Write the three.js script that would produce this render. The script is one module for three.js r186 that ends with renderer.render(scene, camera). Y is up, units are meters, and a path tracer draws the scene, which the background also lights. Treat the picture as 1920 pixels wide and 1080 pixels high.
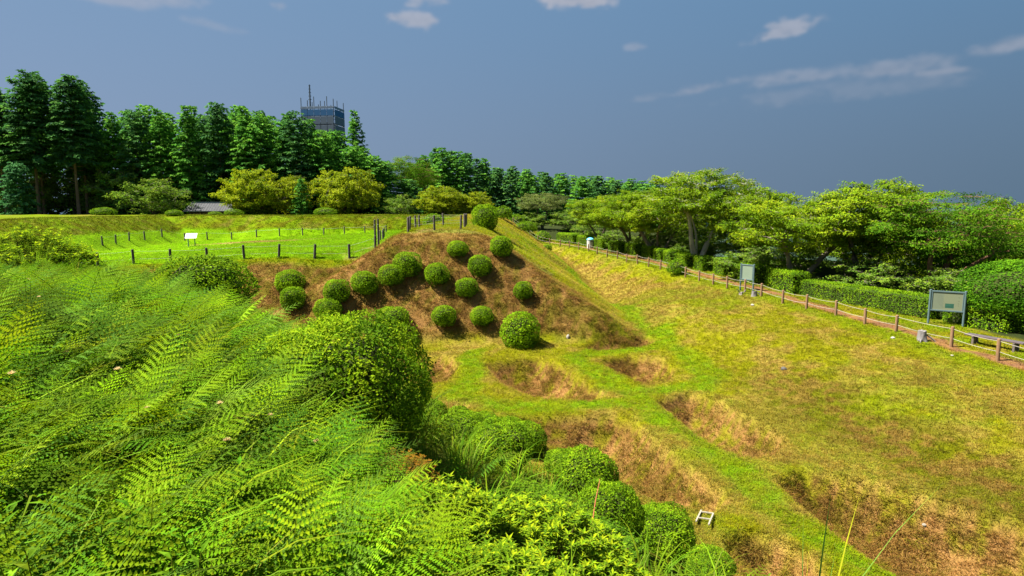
import * as THREE from 'three';
import { mergeGeometries } from 'three/addons/utils/BufferGeometryUtils.js';

// ---------------------------------------------------------------- camera, sky, sun, exposure
const scene = new THREE.Scene();
const camera = new THREE.PerspectiveCamera(50.53, 16 / 9, 0.1, 20000);
camera.position.set(0, 10, 0);
camera.rotation.set(-Math.atan(150 / 1144), 0, 0);
const renderer = new THREE.WebGLRenderer({ antialias: true });
renderer.toneMapping = THREE.LinearToneMapping;
const EXPOSURE = 4.5;
renderer.toneMappingExposure = EXPOSURE;
renderer.shadowMap.enabled = true;
const SUN = new THREE.Vector3(-0.53, 0.82, 0.0).normalize();
const sun = new THREE.DirectionalLight(new THREE.Color(1.0, 0.94, 0.82), 4.4);
sun.position.copy(SUN).multiplyScalar(300);
sun.castShadow = true;
sun.shadow.mapSize.set(4096, 4096);
Object.assign(sun.shadow.camera, { left: -120, right: 120, top: 120, bottom: -120, near: 1, far: 700 });
scene.add(sun); scene.add(sun.target);

// ---------------------------------------------------------------- seeded random and noise
function rng(seed) {
  let a = (seed * 2654435761) >>> 0;
  return () => { a = (a + 0x6d2b79f5) | 0; let t = Math.imul(a ^ (a >>> 15), 1 | a); t = (t + Math.imul(t ^ (t >>> 7), 61 | t)) ^ t; return ((t ^ (t >>> 14)) >>> 0) / 4294967296; };
}
const hash3 = (x, y, z) => { let h = (Math.imul(x, 374761393) + Math.imul(y, 668265263) + Math.imul(z, 2147483647 ^ 0x2545f491)) | 0; h = Math.imul(h ^ (h >>> 13), 1274126177); h ^= h >>> 16; return (h >>> 0) / 4294967296; };
const sm = (t) => t * t * (3 - 2 * t);
function noise3(x, y, z) {
  const ix = Math.floor(x), iy = Math.floor(y), iz = Math.floor(z), u = sm(x - ix), v = sm(y - iy), w = sm(z - iz);
  const L = (a, b, t) => a + (b - a) * t;
  return L(L(L(hash3(ix, iy, iz), hash3(ix + 1, iy, iz), u), L(hash3(ix, iy + 1, iz), hash3(ix + 1, iy + 1, iz), u), v),
    L(L(hash3(ix, iy, iz + 1), hash3(ix + 1, iy, iz + 1), u), L(hash3(ix, iy + 1, iz + 1), hash3(ix + 1, iy + 1, iz + 1), u), v), w);
}
function fbm(x, y, z, n = 4) { let s = 0, a = 0.5, t = 0; for (let i = 0; i < n; i++) { s += a * noise3(x, y, z); t += a; a *= 0.5; x *= 2.03; y *= 2.03; z *= 2.03; } return s / t; }
const clamp = (x, a = 0, b = 1) => Math.min(b, Math.max(a, x));
const step = (a, b, x) => sm(clamp((x - a) / (b - a)));
const mix = (a, b, t) => a + (b - a) * t;
const mix3 = (a, b, t) => [mix(a[0], b[0], t), mix(a[1], b[1], t), mix(a[2], b[2], t)];
const smax = (a, b, k) => { const h = clamp(0.5 + 0.5 * (a - b) / k); return mix(b, a, h) + k * h * (1 - h); };
const smin = (a, b, k) => -smax(-a, -b, k);
function table(points) {               // piecewise curve through points, slightly smoothed
  const raw = (x) => {
    if (x <= points[0][0]) return points[0][1];
    for (let i = 1; i < points.length; i++) if (x <= points[i][0]) { const [a, b] = points[i - 1], [c, d] = points[i]; return mix(b, d, (x - a) / (c - a)); }
    return points[points.length - 1][1];
  };
  return (x, r = 2.5) => (raw(x - r) + 2 * raw(x) + raw(x + r)) / 4;
}

// ---------------------------------------------------------------- sky: blue air, paler on the sun's side, with small clouds
function makeSky() {
  const W = 2048, H = 1024, data = new Float32Array(W * H * 4), D = Math.PI / 180;
  // clouds: bearing right of north (-z), height, half width, half height, strength, slope of its axis
  const CLOUDS = [[-31, 15.6, 6.5, 1.0, 0.55, 0.03], [-25, 14.4, 3.0, 0.45, 0.3, -0.12], [-20, 16.4, 0.7, 0.4, 0.6, 0], [-8.6, 15.8, 2.2, 0.75, 0.85, 0.02], [-8, 17.6, 2.6, 0.6, 0.7, 0.05], [4.4, 17.6, 4.8, 1.2, 1.0, -0.05], [10.9, 13.8, 1.2, 0.35, 0.4, 0], [23.6, 14.4, 3.6, 0.75, 0.8, 0.2],
    [17.8, 10.3, 4.6, 0.5, 0.5, 0.13], [24.5, 10.5, 5.5, 0.75, 0.45, 0.07], [31, 10.6, 6.0, 0.8, 0.45, 0.04], [34, 10.0, 2.4, 0.35, 0.5, 0], [38, 11.2, 3.6, 0.6, 0.55, 0.08], [12, 9.6, 3.0, 0.4, 0.25, 0.1], [27, 9.2, 12, 1.1, 0.2, 0.03], [-14, 20.5, 5, 0.9, 0.7, 0.05], [16, 21, 6, 1.2, 0.8, -0.04], [33, 19, 5, 0.8, 0.6, 0.06], [-38, 20, 6, 1.1, 0.6, 0.02], [50, 13, 7, 1, 0.6, 0.03], [-50, 12, 6, 0.9, 0.5, 0]];
  for (let j = 0; j < H; j++) {
    const el = ((j + 0.5) / H - 0.5) * Math.PI, y = Math.sin(el), c = Math.cos(el), E = el / D;
    for (let i = 0; i < W; i++) {
      const az = ((i + 0.5) / W - 0.5) * 2 * Math.PI, x = Math.cos(az) * c, z = Math.sin(az) * c, o = (j * W + i) * 4;
      const cs = x * SUN.x + y * SUN.y + z * SUN.z, t = clamp((cs + 0.2) / 0.66, -0.25, 1.7), up = step(0.0, 0.36, Math.max(0, y));
      const low = mix3([0.142, 0.216, 0.315], [0.265, 0.355, 0.515], t), high = mix3([0.108, 0.234, 0.4], [0.19, 0.32, 0.51], t);
      let col = mix3(low, high, up);
      if (y > 0.3) col = mix3(col, [col[0] * 0.85, col[1] * 0.9, col[2] * 0.96], step(0.3, 0.9, y));
      if (y > 0.02) {
        let k = 0; const yaw = Math.atan2(x, -z) / D, n = fbm(x * 16 + 3, y * 46, z * 16, 5), m = fbm(x * 70, y * 130 + 4, z * 70, 3);
        if (E < 24 && Math.abs(yaw) < 60) for (const [a, e, w, h, s, sl] of CLOUDS) {
          const u = (yaw - a) / (w * 1.15), v = (E - e - (yaw - a) * sl) / (h * 1.35 * (E > e ? 1 : 0.75)), q = u * u + v * v; if (q < 3) k = Math.max(k, s * step(0.28, 1.05, ((n - 0.5) * 2.6 + (m - 0.5) * 1.3) * (s < 0.56 ? 0.6 : 1) + (s < 0.56 ? 0.95 : 0.8) * (1 - q)));
        }
        else { const g = 1 / (y + 0.12), d = fbm(x * g * 2.2 + 3, 1.3, z * g * 2.2 + 5.2, 6); k = 0.7 * step(0.58, 0.7, d); }
        const g = 0.86 + 0.3 * m; col = mix3(col, [0.47 * g, 0.47 * g, 0.53 * g], clamp(k) * 0.72);
      }
      for (let q = 0; q < 3; q++) data[o + q] = col[q] / EXPOSURE;
      data[o + 3] = 1;
    }
  }
  const t = new THREE.DataTexture(data, W, H, THREE.RGBAFormat, THREE.FloatType);
  t.mapping = THREE.EquirectangularReflectionMapping; t.magFilter = THREE.LinearFilter; t.minFilter = THREE.LinearFilter; t.needsUpdate = true;
  return t;
}
// ---------------------------------------------------------------- the lie of the land (metres; the eye stands at y = 10)
const pathX = table([[-160, -52], [-120, -20], [-104, -8], [-94, -1], [-85, 4.5], [-77, 8.4], [-68, 11.2], [-60, 13.0], [-50, 14.9], [-41, 16.6], [-31, 18.4], [-24, 19.5], [-14, 20.6], [10, 22]]);
const pathY = table([[-120, 5.5], [-88, 5.3], [-60, 4.75], [-40, 4.3], [-24, 3.75], [-10, 3.4], [10, 3.2]]);
const bankDrop = table([[-50, 0], [0, 0], [5.2, 0.62], [8.0, 1.5], [11, 1.85], [20, 2.3]]);
const RIDGE = 2.0;
// pits of the moat: plan outlines and depths
const PITS = [
  [[[7.6, -17.0], [8.9, -18.0], [10.6, -16.8], [12.9, -14.4], [14.5, -11], [10.2, -9.2], [8.2, -12.6]], 1.7],
  [[[5.9, -24.7], [7.6, -25.7], [8.6, -24.8], [9.6, -20.4], [8.6, -18.9], [7.3, -18.7], [6.5, -20.6]], 1.45],
  [[[4.4, -31.0], [6.3, -32.0], [7.8, -31.2], [8.1, -29.2], [7.5, -27.6], [6.1, -26.8], [5.2, -28.4]], 1.35],
  [[[-1.6, -31.0], [1.4, -31.9], [2.7, -30.2], [4.2, -25.4], [3.3, -24.6], [0.9, -25.4], [-0.6, -27.4]], 1.45],
  [[[-0.6, -22.4], [0.8, -23.0], [4.0, -23.0], [4.7, -22.2], [6.1, -15.8], [5.3, -15.1], [4.0, -15.8], [1.4, -19.6]], 1.7],
  [[[5.0, -13.9], [6.0, -14.4], [6.9, -13.6], [7.6, -10.5], [7.4, -7], [4.6, -8.5]], 1.5],
  [[[3.4, -34.0], [5.6, -35.4], [8.0, -36.0], [8.6, -34.6], [7.2, -33.4], [4.6, -33.2]], 0.75],
  [[[-5.6, -33.4], [-3.4, -32.6], [-2.7, -30.4], [-3.0, -27.6], [-4.6, -26.8], [-6.6, -29.6]], 1.3],
  [[[-4.6, -25.0], [-1.9, -24.8], [-1.6, -23.8], [-3.4, -23.0]], 0.9],
];
function inside(poly, x, z) {          // signed distance, positive inside
  let d = 1e9, s = -1;
  for (let i = 0, j = poly.length - 1; i < poly.length; j = i++) {
    const ex = poly[j][0] - poly[i][0], ez = poly[j][1] - poly[i][1], wx = x - poly[i][0], wz = z - poly[i][1];
    const t = clamp((wx * ex + wz * ez) / (ex * ex + ez * ez)), bx = wx - ex * t, bz = wz - ez * t;
    d = Math.min(d, bx * bx + bz * bz);
    if ((poly[i][1] > z) !== (poly[j][1] > z) && x < (poly[j][0] - poly[i][0]) * (z - poly[i][1]) / (poly[j][1] - poly[i][1]) + poly[i][0]) s = -s;
  }
  return s * Math.sqrt(d);
}
const boxed = PITS.map(([p]) => [Math.min(...p.map((q) => q[0])) - 1, Math.max(...p.map((q) => q[0])) + 1, Math.min(...p.map((q) => q[1])) - 1, Math.max(...p.map((q) => q[1])) + 1]);
function pitInside(x, z) {             // [signed distance of the nearest pit, its depth]
  let best = -9, depth = 0;
  for (let i = 0; i < PITS.length; i++) {
    const b = boxed[i];
    if (x < b[0] || x > b[1] || z < b[2] || z > b[3]) continue;
    const d = inside(PITS[i][0], x, z);
    if (d > best) { best = d; depth = PITS[i][1]; }
  }
  return [best, depth];
}
const FIELD = (x) => 6.72 + 0.045 * (clamp(x, -50, -6) + 17);
const nearFoot = (x, z) => {           // metres up the near bank from its foot
  const a = (x - 4.3) * -0.85 + (z + 12.4) * 0.53 + 0.5 * (fbm(x * 0.2, 0, z * 0.2, 2) - 0.5);
  return smin(a, (z + 30.5) * 0.95, 2);
};
function rampart(x0, z0) {
  const x = x0 + (fbm(x0 * 0.16 + 4, 6, z0 * 0.16, 3) - 0.5) * 1.7, z = z0 + (fbm(x0 * 0.19 + 11, 3, z0 * 0.19, 3) - 0.5) * 1.5;   // slumped, uneven edges
  const top = 8.5 + 0.012 * clamp(-z - 41, 0, 45);
  const a = smin(smin(smin(top, top + (x + 7.0) * 0.6, 0.6), top - (x + 2.2) * 0.63, 0.9), top - (z + 40.6) * 1.13, 1.1);
  const f = x < -4 ? smin(FIELD(x), FIELD(x) - (z + 41.6) * 1.02, 0.5) : -99;
  const b = smin(smin(8.95, 8.95 - (z + 85.5) * 0.62, 0.6), 8.95 - (x + 6) * 0.5, 0.5);
  const c = x < -30 ? smin(8.9 - (x + 47.5) * 0.62, 8.9, 0.6) : -99;
  let h = smax(smax(a, b, 0.4), f, 0.35);
  if (z < -52) h = smax(h, smin(c, 8.9 - (z + 54) * 1.0, 0.5), 0.4);
  if (z < -88.5) h = mix(h, 7.9 - 0.05 * clamp(x + 20, 0, 60) - 0.55 * Math.max(0, x - 27), step(-88.5, -96, z));
  return h;
}
function height(x, z) {
  const s = pathX(z) - x, yp = pathY(z, 4);
  let hr = yp - bankDrop(s, 0.8);
  if (s > 0) hr -= step(-40, -58, z) * clamp((s - 0.8) * 0.42, 0, 2.4);
  if (s < -8.5) hr -= (-s - 8.5) * 0.34 * step(0, 5, -s - 8.5);
  let h = s > 0 ? smax(hr, z < -40 ? mix(RIDGE, 0.9, step(-40, -50, z)) : RIDGE, 0.5) : hr;
  if (z < -80 && s > 0) h = smax(h, mix(RIDGE - 1, 5.3, step(-80, -92, z)), 0.5);
  const [d, depth] = pitInside(x, z);
  if (d > -0.5) h -= depth * (1 - Math.exp(-Math.pow(Math.max(0, d + 0.05), 1.1) / (depth * 0.5)));
  if (x < 14) h = smax(h, smin(RIDGE + 0.56 * nearFoot(x, z), 7.8, 0.8), 0.5);
  if (x < 14 || z < -90) h = smax(h, rampart(x, z), 0.45);
  h += (fbm(x * 0.35, 2, z * 0.35, 3) - 0.5) * 0.22 + (fbm(x * 1.7, 5, z * 1.7, 2) - 0.5) * 0.06;
  const r = Math.hypot(x, z + 40);
  if (r > 130) h -= (r - 130) * 0.16 * step(130, 200, r);
  return h;
}
// ---------------------------------------------------------------- building helpers
scene.background = makeSky();
scene.environment = scene.background;

const taken = new Map();
function numbered(name) { const n = taken.get(name) ?? 0; taken.set(name, n + 1); return n ? name + '_' + String(n).padStart(3, '0') : name; }
function tag(o, label, category, group, kind) {
  if (label) o.userData.label = label;
  if (category) o.userData.category = category;
  if (group) o.userData.group = group;
  if (kind) o.userData.kind = kind;
  return o;
}
function thing(name, label, category, [x, y, z], turn = 0, group) {
  const g = new THREE.Group(); g.name = numbered(name); g.position.set(x, y, z); g.rotation.y = turn; scene.add(g);
  return tag(g, label, category, group);
}
function part(parent, name, geometry, material, label) {
  const m = new THREE.Mesh(geometry, material); m.name = name; m.castShadow = m.receiveShadow = true; parent.add(m);
  if (label) m.userData.label = label;
  return m;
}
function solo(name, geometry, material, pos = [0, 0, 0]) {
  const m = new THREE.Mesh(geometry, material); m.name = numbered(name); m.position.set(...pos); m.castShadow = m.receiveShadow = true; scene.add(m); return m;
}
const on = (x, z, dy = 0) => [x, height(x, z) + dy, z];

// collects triangles with a colour per vertex; no normals, so that each leaf is shaded flat
class Tris {
  constructor() { this.p = []; this.c = []; }
  tri(a, b, c, col) { this.p.push(a[0], a[1], a[2], b[0], b[1], b[2], c[0], c[1], c[2]); for (let i = 0; i < 3; i++) this.c.push(col[0], col[1], col[2]); }
  // a folded leaf: base o, pointing along d (unit), face roughly along n, length l, width w
  leaf(o, d, n, l, w, col, fold = 0.18) {
    let sx = d[1] * n[2] - d[2] * n[1], sy = d[2] * n[0] - d[0] * n[2], sz = d[0] * n[1] - d[1] * n[0];
    const k = 1 / (Math.hypot(sx, sy, sz) || 1); sx *= k; sy *= k; sz *= k;
    const m = 0.45 * l, f = fold * w, hw = w / 2;
    const mx = o[0] + d[0] * m + n[0] * f, my = o[1] + d[1] * m + n[1] * f, mz = o[2] + d[2] * m + n[2] * f;
    const t = [o[0] + d[0] * l, o[1] + d[1] * l, o[2] + d[2] * l];
    this.tri(o, [mx + sx * hw, my + sy * hw, mz + sz * hw], t, col);
    this.tri(o, t, [mx - sx * hw, my - sy * hw, mz - sz * hw], col);
  }
  // a longer, pointed leaf in four faces
  lance(o, d, n, l, w, col, droop = 0.15) {
    let sx = d[1] * n[2] - d[2] * n[1], sy = d[2] * n[0] - d[0] * n[2], sz = d[0] * n[1] - d[1] * n[0];
    const k = 1 / (Math.hypot(sx, sy, sz) || 1); sx *= k; sy *= k; sz *= k;
    const at = (t, s, u) => [o[0] + d[0] * l * t + sx * s * w + n[0] * u * l, o[1] + d[1] * l * t + sy * s * w + n[1] * u * l, o[2] + d[2] * l * t + sz * s * w + n[2] * u * l];
    const a = at(0.4, 0.5, 0.05), b = at(0.4, -0.5, 0.05), c = at(0.45, 0, 0.0), t = at(1, 0, -droop);
    this.tri(o, a, c, col); this.tri(o, c, b, col); this.tri(c, a, t, col); this.tri(c, t, b, col);
  }
  tube(pts, radii, sides, col, shade = 0.12, rand = Math.random) {
    let prev = null;
    for (let i = 0; i < pts.length; i++) {
      const a = pts[Math.max(0, i - 1)], b = pts[Math.min(pts.length - 1, i + 1)];
      const d = norm(sub(b, a)), u = norm(cross(d, Math.abs(d[1]) < 0.9 ? [0, 1, 0] : [1, 0, 0])), v = cross(d, u), ring = [];
      for (let k = 0; k < sides; k++) { const t = (k / sides) * Math.PI * 2, c = Math.cos(t) * radii[i], s = Math.sin(t) * radii[i]; ring.push([pts[i][0] + u[0] * c + v[0] * s, pts[i][1] + u[1] * c + v[1] * s, pts[i][2] + u[2] * c + v[2] * s]); }
      if (prev) for (let k = 0; k < sides; k++) {
        const q = (k + 1) % sides, g = 1 + (rand() - 0.5) * 2 * shade, cc = [col[0] * g, col[1] * g, col[2] * g];
        this.tri(prev[k], ring[q], ring[k], cc); this.tri(prev[k], prev[q], ring[q], cc);
      }
      prev = ring;
    }
  }
  geometry() {
    const g = new THREE.BufferGeometry();
    g.setAttribute('position', new THREE.BufferAttribute(new Float32Array(this.p), 3));
    g.setAttribute('color', new THREE.BufferAttribute(new Float32Array(this.c), 3));
    return g;
  }
  get count() { return this.p.length / 9; }
}
const sub = (a, b) => [a[0] - b[0], a[1] - b[1], a[2] - b[2]], add = (a, b, k = 1) => [a[0] + b[0] * k, a[1] + b[1] * k, a[2] + b[2] * k];
const cross = (a, b) => [a[1] * b[2] - a[2] * b[1], a[2] * b[0] - a[0] * b[2], a[0] * b[1] - a[1] * b[0]];
const norm = (a) => { const k = 1 / (Math.hypot(a[0], a[1], a[2]) || 1); return [a[0] * k, a[1] * k, a[2] * k]; };
function dirOf(r) { const z = r() * 2 - 1, a = r() * Math.PI * 2, s = Math.sqrt(1 - z * z); return [Math.cos(a) * s, z, Math.sin(a) * s]; }
const tint = (c, k, r, hue = 0.12) => { const g = 1 + (r() - 0.5) * 2 * k, h = (r() - 0.5) * 2 * hue; return [c[0] * g * (1 + h), c[1] * g, c[2] * g * (1 - h)]; };

// ---------------------------------------------------------------- materials
const leafMat = new THREE.MeshPhysicalMaterial({ name: 'leaves', vertexColors: true, roughness: 0.93, transmission: 0.45, thickness: 0, side: THREE.DoubleSide, specularIntensity: 0.05 });
const turfMat = leafMat.clone(); turfMat.name = 'grass_blades'; turfMat.color.setRGB(1.0, 1.0, 0.8);
const fernMat = leafMat.clone(); fernMat.name = 'fern_leaves'; fernMat.color.setRGB(1.3, 1.28, 0.5);
leafMat.color.setRGB(1.3, 1.28, 0.8);
const needleMat = new THREE.MeshPhysicalMaterial({ name: 'needles', vertexColors: true, roughness: 0.95, transmission: 0.4, thickness: 0, specularIntensity: 0.1, side: THREE.DoubleSide });
needleMat.color.setRGB(1.3, 1.36, 1.5);
const barkMat = new THREE.MeshPhysicalMaterial({ name: 'bark', vertexColors: true, roughness: 0.95, specularIntensity: 0.2, side: THREE.DoubleSide });
function grainTexture(size, seed, contrast, streak) {                // fine fibrous grain, tileable enough for small repeats
  const d = new Uint8Array(size * size * 4), r = rng(seed), a = new Float32Array(size * size).fill(0.5);
  for (let k = 0; k < size * size / 7; k++) {                        // short strokes at all angles (streak 1) or along v (streak 0)
    const x = r() * size, y = r() * size, ang = streak ? r() * Math.PI : Math.PI / 2 + (r() - 0.5) * 0.12, len = streak ? 4 + r() * 9 : 20 + r() * 70, v = (r() - 0.5) * contrast;
    for (let i = 0; i < len; i++) { const X = (x + Math.cos(ang) * i + size) % size | 0, Y = (y + Math.sin(ang) * i + size * 2) % size | 0; a[Y * size + X] = a[Y * size + X] * 0.45 + (0.5 + v) * 0.55; }
  }
  for (let i = 0; i < size * size; i++) { const g = clamp(a[i] * 1.0 + (r() - 0.5) * contrast * 0.25) * 255; d[i * 4] = d[i * 4 + 1] = d[i * 4 + 2] = g; d[i * 4 + 3] = 255; }
  const t = new THREE.DataTexture(d, size, size); t.wrapS = t.wrapT = THREE.RepeatWrapping; t.magFilter = THREE.LinearFilter; t.minFilter = THREE.LinearMipmapLinearFilter; t.needsUpdate = true; return t;
}
const woodGrain = grainTexture(256, 3, 0.7, 0);
function wood(name, rgb, rough = 0.85) {
  const m = new THREE.MeshStandardMaterial({ name, roughness: rough, map: woodGrain, bumpMap: woodGrain, bumpScale: 0.004 });
  m.color.setRGB(rgb[0] * 2, rgb[1] * 2, rgb[2] * 2); return m;
}
function plain(name, rgb, rough = 0.7, metal = 0) { const m = new THREE.MeshStandardMaterial({ name, roughness: rough, metalness: metal }); m.color.setRGB(...rgb); return m; }
// ---------------------------------------------------------------- ground
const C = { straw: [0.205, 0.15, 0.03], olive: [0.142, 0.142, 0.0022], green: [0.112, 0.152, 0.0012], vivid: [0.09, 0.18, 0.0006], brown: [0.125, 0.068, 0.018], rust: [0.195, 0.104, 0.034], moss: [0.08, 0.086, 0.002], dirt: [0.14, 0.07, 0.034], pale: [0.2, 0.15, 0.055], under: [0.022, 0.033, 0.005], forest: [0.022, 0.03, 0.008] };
// strips of lush grass that follow the ridges between the pits
const STRIPS = [
  [[8.4, -8], [8.1, -12.2], [7.1, -15.2], [6.7, -19.4], [5.3, -24.6], [4.6, -26.5], [4.4, -28.4]], [[4.6, -26.2], [6.3, -25.9], [8.6, -26.6], [9.4, -28.2], [9.0, -31.5], [8.6, -34.2], [9.4, -37]],
  [[4.4, -24.2], [2.4, -24.0], [-0.6, -24.2], [-2.5, -25.6]], [[4.1, -29], [3.2, -31.6], [4.6, -32.8], [7.0, -32.9], [8.6, -33.4]], [[-2.2, -26.2], [-1.6, -28.6], [-2.4, -31.8], [-2, -33.6]], [[8.2, -36], [8.5, -44], [6.4, -56], [4.6, -74]],
];
function nearStrip(x, z) {
  let d = 1e9;
  for (const s of STRIPS) for (let i = 1; i < s.length; i++) {
    const [ax, az] = s[i - 1], ex = s[i][0] - ax, ez = s[i][1] - az, t = clamp(((x - ax) * ex + (z - az) * ez) / (ex * ex + ez * ez));
    d = Math.min(d, Math.hypot(x - ax - ex * t, z - az - ez * t));
  }
  return d;
}
const inField = (x, z) => x < -8.5 && x > -44.5 && z < -41.4 && z > -82.5;
const onMound = (x, z) => z > -41.2 && z < -33 && x < 7.5 && x > -40 && height(x, z) > 2.35;
const onNear = (x, z) => nearFoot(x, z);
function groundColor(x, z) {
  const n1 = fbm(x * 0.22 + 9, 1, z * 0.22, 3), n2 = fbm(x * 0.9, 4, z * 0.9 + 3, 3), n3 = fbm(x * 3.1 + 5, 7, z * 3.1, 3), n4 = fbm(x * 9 + 5, 7, z * 9, 2);
  const s = pathX(z) - x, nf = nearFoot(x, z);
  // mown grass of the moat: olive with straw and green patches
  let c = mix3(C.olive, C.straw, clamp(step(0.4, 0.6, n2 * 0.6 + n1 * 0.4) * 0.85 + (n3 - 0.5) * 1.3));
  c = mix3(c, C.green, step(0.52, 0.62, n1 * 0.65 + n3 * 0.35) * 0.6);
  c = mix3(c, C.brown, step(0.54, 0.66, n2 * 0.4 + n4 * 0.25 + n1 * 0.35) * 0.45);
  if (s > 0) {
    const k = step(5.2, 6.6, s + (n2 - 0.5) * 2) * (1 - step(8.2, 9.6, s + (n3 - 0.5) * 2)) * step(-31, -24, z);   // the unmown step of the slope
    c = mix3(c, mix3(C.moss, C.brown, step(0.45, 0.6, n3)), k * 0.75);
    const farBrown = step(-44, -52, z) * step(2.0, 3.4, s + (n2 - 0.5) * 3) * (1 - step(5.5, 7.5, s)) ;
    c = mix3(c, mix3(C.straw, C.brown, step(0.4, 0.6, n3)), farBrown * 0.7);
    if (z < -40 && s < 2.4) c = mix3(c, C.green, 0.3 * step(0.4, 0.6, n3));
    if (s < 1.6) c = mix3(c, C.green, step(1.6, 0.3, s + (n3 - 0.5)) * 0.8);
  }
  const strip = nearStrip(x, z), lush = step(0.95, 0.25, strip + (n2 - 0.5) * 1.0);
  if (s > 1) c = mix3(c, mix3(C.green, C.vivid, step(0.42, 0.62, n3) * 0.75), lush * 0.85);
  const [d] = pitInside(x, z);
  if (d > -0.4) {                                                       // dry cut growth on the walls of the pits
    const k = step(-0.12, 0.22, d + (n3 - 0.5) * 0.35);
    let p = mix3(C.brown, C.rust, step(0.46, 0.58, n2));
    p = mix3(p, C.olive, step(0.52, 0.62, n3 * 0.6 + n4 * 0.4) * 0.75);
    p = mix3(p, C.moss, step(0.55, 0.65, n1 * 0.4 + n4 * 0.6) * 0.5);
    c = mix3(c, p, k);
  }
  if (x < 9 && z > -62 && z < -33) {                                    // the rampart's steep side
    const h = height(x, z);
    const face = step(-33.6, -35.2, z + (n2 - 0.5) * 1.6) * step(2.3, 2.9, h + (n3 - 0.5) * 0.6);
    const side = x > -2 ? step(6.6, 4.4, x + (n2 - 0.5) * 4 + Math.max(0, -z - 38) * 0.6) : 1;
    let p = mix3(C.brown, C.rust, step(0.44, 0.6, n2 * 0.7 + n4 * 0.3));
    p = mix3(p, C.straw, step(0.5, 0.62, n4 * 0.6 + n3 * 0.4) * 0.5);
    p = mix3(p, C.moss, step(0.52, 0.62, n3 * 0.65 + n1 * 0.35) * 0.6);
    if (h > 7.5) p = mix3(p, mix3(C.rust, C.straw, 0.45), step(7.5, 8.3, h + (n3 - 0.5)) * 0.75);
    if (z > -40.9) c = mix3(c, p, face * side);
    if (x > 3 && x < 8.8 && z > -39 && z < -34.5) c = mix3(c, mix3(C.brown, C.moss, step(0.45, 0.6, n3)), step(0, 0.8, inside([[3.6, -34.8], [5.4, -36.9], [8.2, -37.6], [8.4, -35.6], [6, -34.6]], x, z) + (n3 - 0.5)) * 0.85);
    if (z < -40.9 && x > -7.5 && x < 3 && h > 5.4) c = mix3(mix3(C.green, C.olive, step(0.42, 0.6, n2)), C.pale, step(0.56, 0.66, n3) * 0.5 + (z > -41.8 ? 0.4 : 0));
  }
  if (x < -6.5 && z < -41) {
    if (inField(x, z)) {
      c = mix3(C.vivid, [0.12, 0.23, 0.001], step(0.4, 0.6, n2)); c = mix3(c, C.green, step(0.55, 0.7, n3) * 0.4);
      const e = ((x + 28) / 7.5) ** 2 + ((z + 68) / 1.6) ** 2; if (e < 2) c = mix3(c, C.pale, step(1.25, 0.7, e + (n3 - 0.5) * 1.4) * 0.85);
      if (x > -12.5 && z > -52) c = mix3(c, C.pale, step(0.46, 0.62, n2 * 0.5 + n3 * 0.5) * step(-12.5, -10.5, x) * 0.8);
    } else if (z < -80 || x < -42) {
      c = mix3(mix3(C.green, C.moss, step(0.36, 0.56, n3)), C.vivid, step(0.42, 0.6, n2) * 0.45); c = mix3(c, C.rust, step(0.58, 0.68, n2 * 0.5 + n3 * 0.5) * 0.4);
    } else c = mix3(C.green, C.olive, step(0.42, 0.6, n3) * 0.7);
  }
  if (z < -90) c = mix3(c, C.forest, step(-90, -95, z + (n2 - 0.5) * 3));
  if (s < 0) {                                                          // footpath of bare earth, then rough grass to the hedges
    const e = -s + (n2 - 0.5) * 0.9 + (n3 - 0.5) * 0.5;
    c = mix3(mix3(C.green, C.olive, step(0.4, 0.6, n2)), C.straw, step(0.58, 0.68, n3) * 0.5);
    c = mix3(c, mix3(C.dirt, C.rust, step(0.45, 0.62, n3) * 0.6), step(0.3, 0.6, e) * (1 - step(1.1, 1.5, e)));
    if (-s > 4.2) c = mix3(c, C.forest, step(4.2, 5.2, -s + (n2 - 0.5)));
  }
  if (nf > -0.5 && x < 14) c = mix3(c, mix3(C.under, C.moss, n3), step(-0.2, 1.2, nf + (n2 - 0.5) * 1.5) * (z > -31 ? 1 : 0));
  return c;
}
function spaced(list) { const out = []; for (const [a, b, d] of list) for (let x = a; x < b - 1e-6; x += d) out.push(x); out.push(list[list.length - 1][1]); return out; }
function landMesh(xs, zs) {
  const p = [], c = [], uv = [], idx = [];
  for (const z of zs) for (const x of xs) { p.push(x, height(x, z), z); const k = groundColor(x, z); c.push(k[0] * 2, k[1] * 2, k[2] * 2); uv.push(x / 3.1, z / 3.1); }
  const w = xs.length;
  for (let j = 0; j < zs.length - 1; j++) for (let i = 0; i < w - 1; i++) { const a = j * w + i; idx.push(a, a + w, a + 1, a + 1, a + w, a + w + 1); }
  const g = new THREE.BufferGeometry();
  g.setAttribute('position', new THREE.Float32BufferAttribute(p, 3)); g.setAttribute('color', new THREE.Float32BufferAttribute(c, 3)); g.setAttribute('uv', new THREE.Float32BufferAttribute(uv, 2));
  g.setIndex(idx); g.computeVertexNormals(); return g;
}
const turf = grainTexture(512, 11, 0.75, 1);
const groundMat = new THREE.MeshPhysicalMaterial({ name: 'turf', vertexColors: true, map: turf, bumpMap: turf, bumpScale: 0.05, roughness: 1, specularIntensity: 0.08 });
{
  const xs = spaced([[-180, -70, 10], [-70, -46, 2], [-46, -16, 0.6], [-16, 22, 0.2], [22, 34, 0.5], [34, 60, 2], [60, 180, 10]]);
  const zs = spaced([[-230, -110, 8], [-110, -92, 2], [-92, -62, 0.6], [-62, -42.4, 0.35], [-42.4, -8, 0.2], [-8, 10, 0.8], [10, 30, 5]]);
  const m = solo('ground', landMesh(xs, zs), groundMat); tag(m, 'grassy earthworks with a dry moat of square pits', 'ground', null, 'structure');
}
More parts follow.
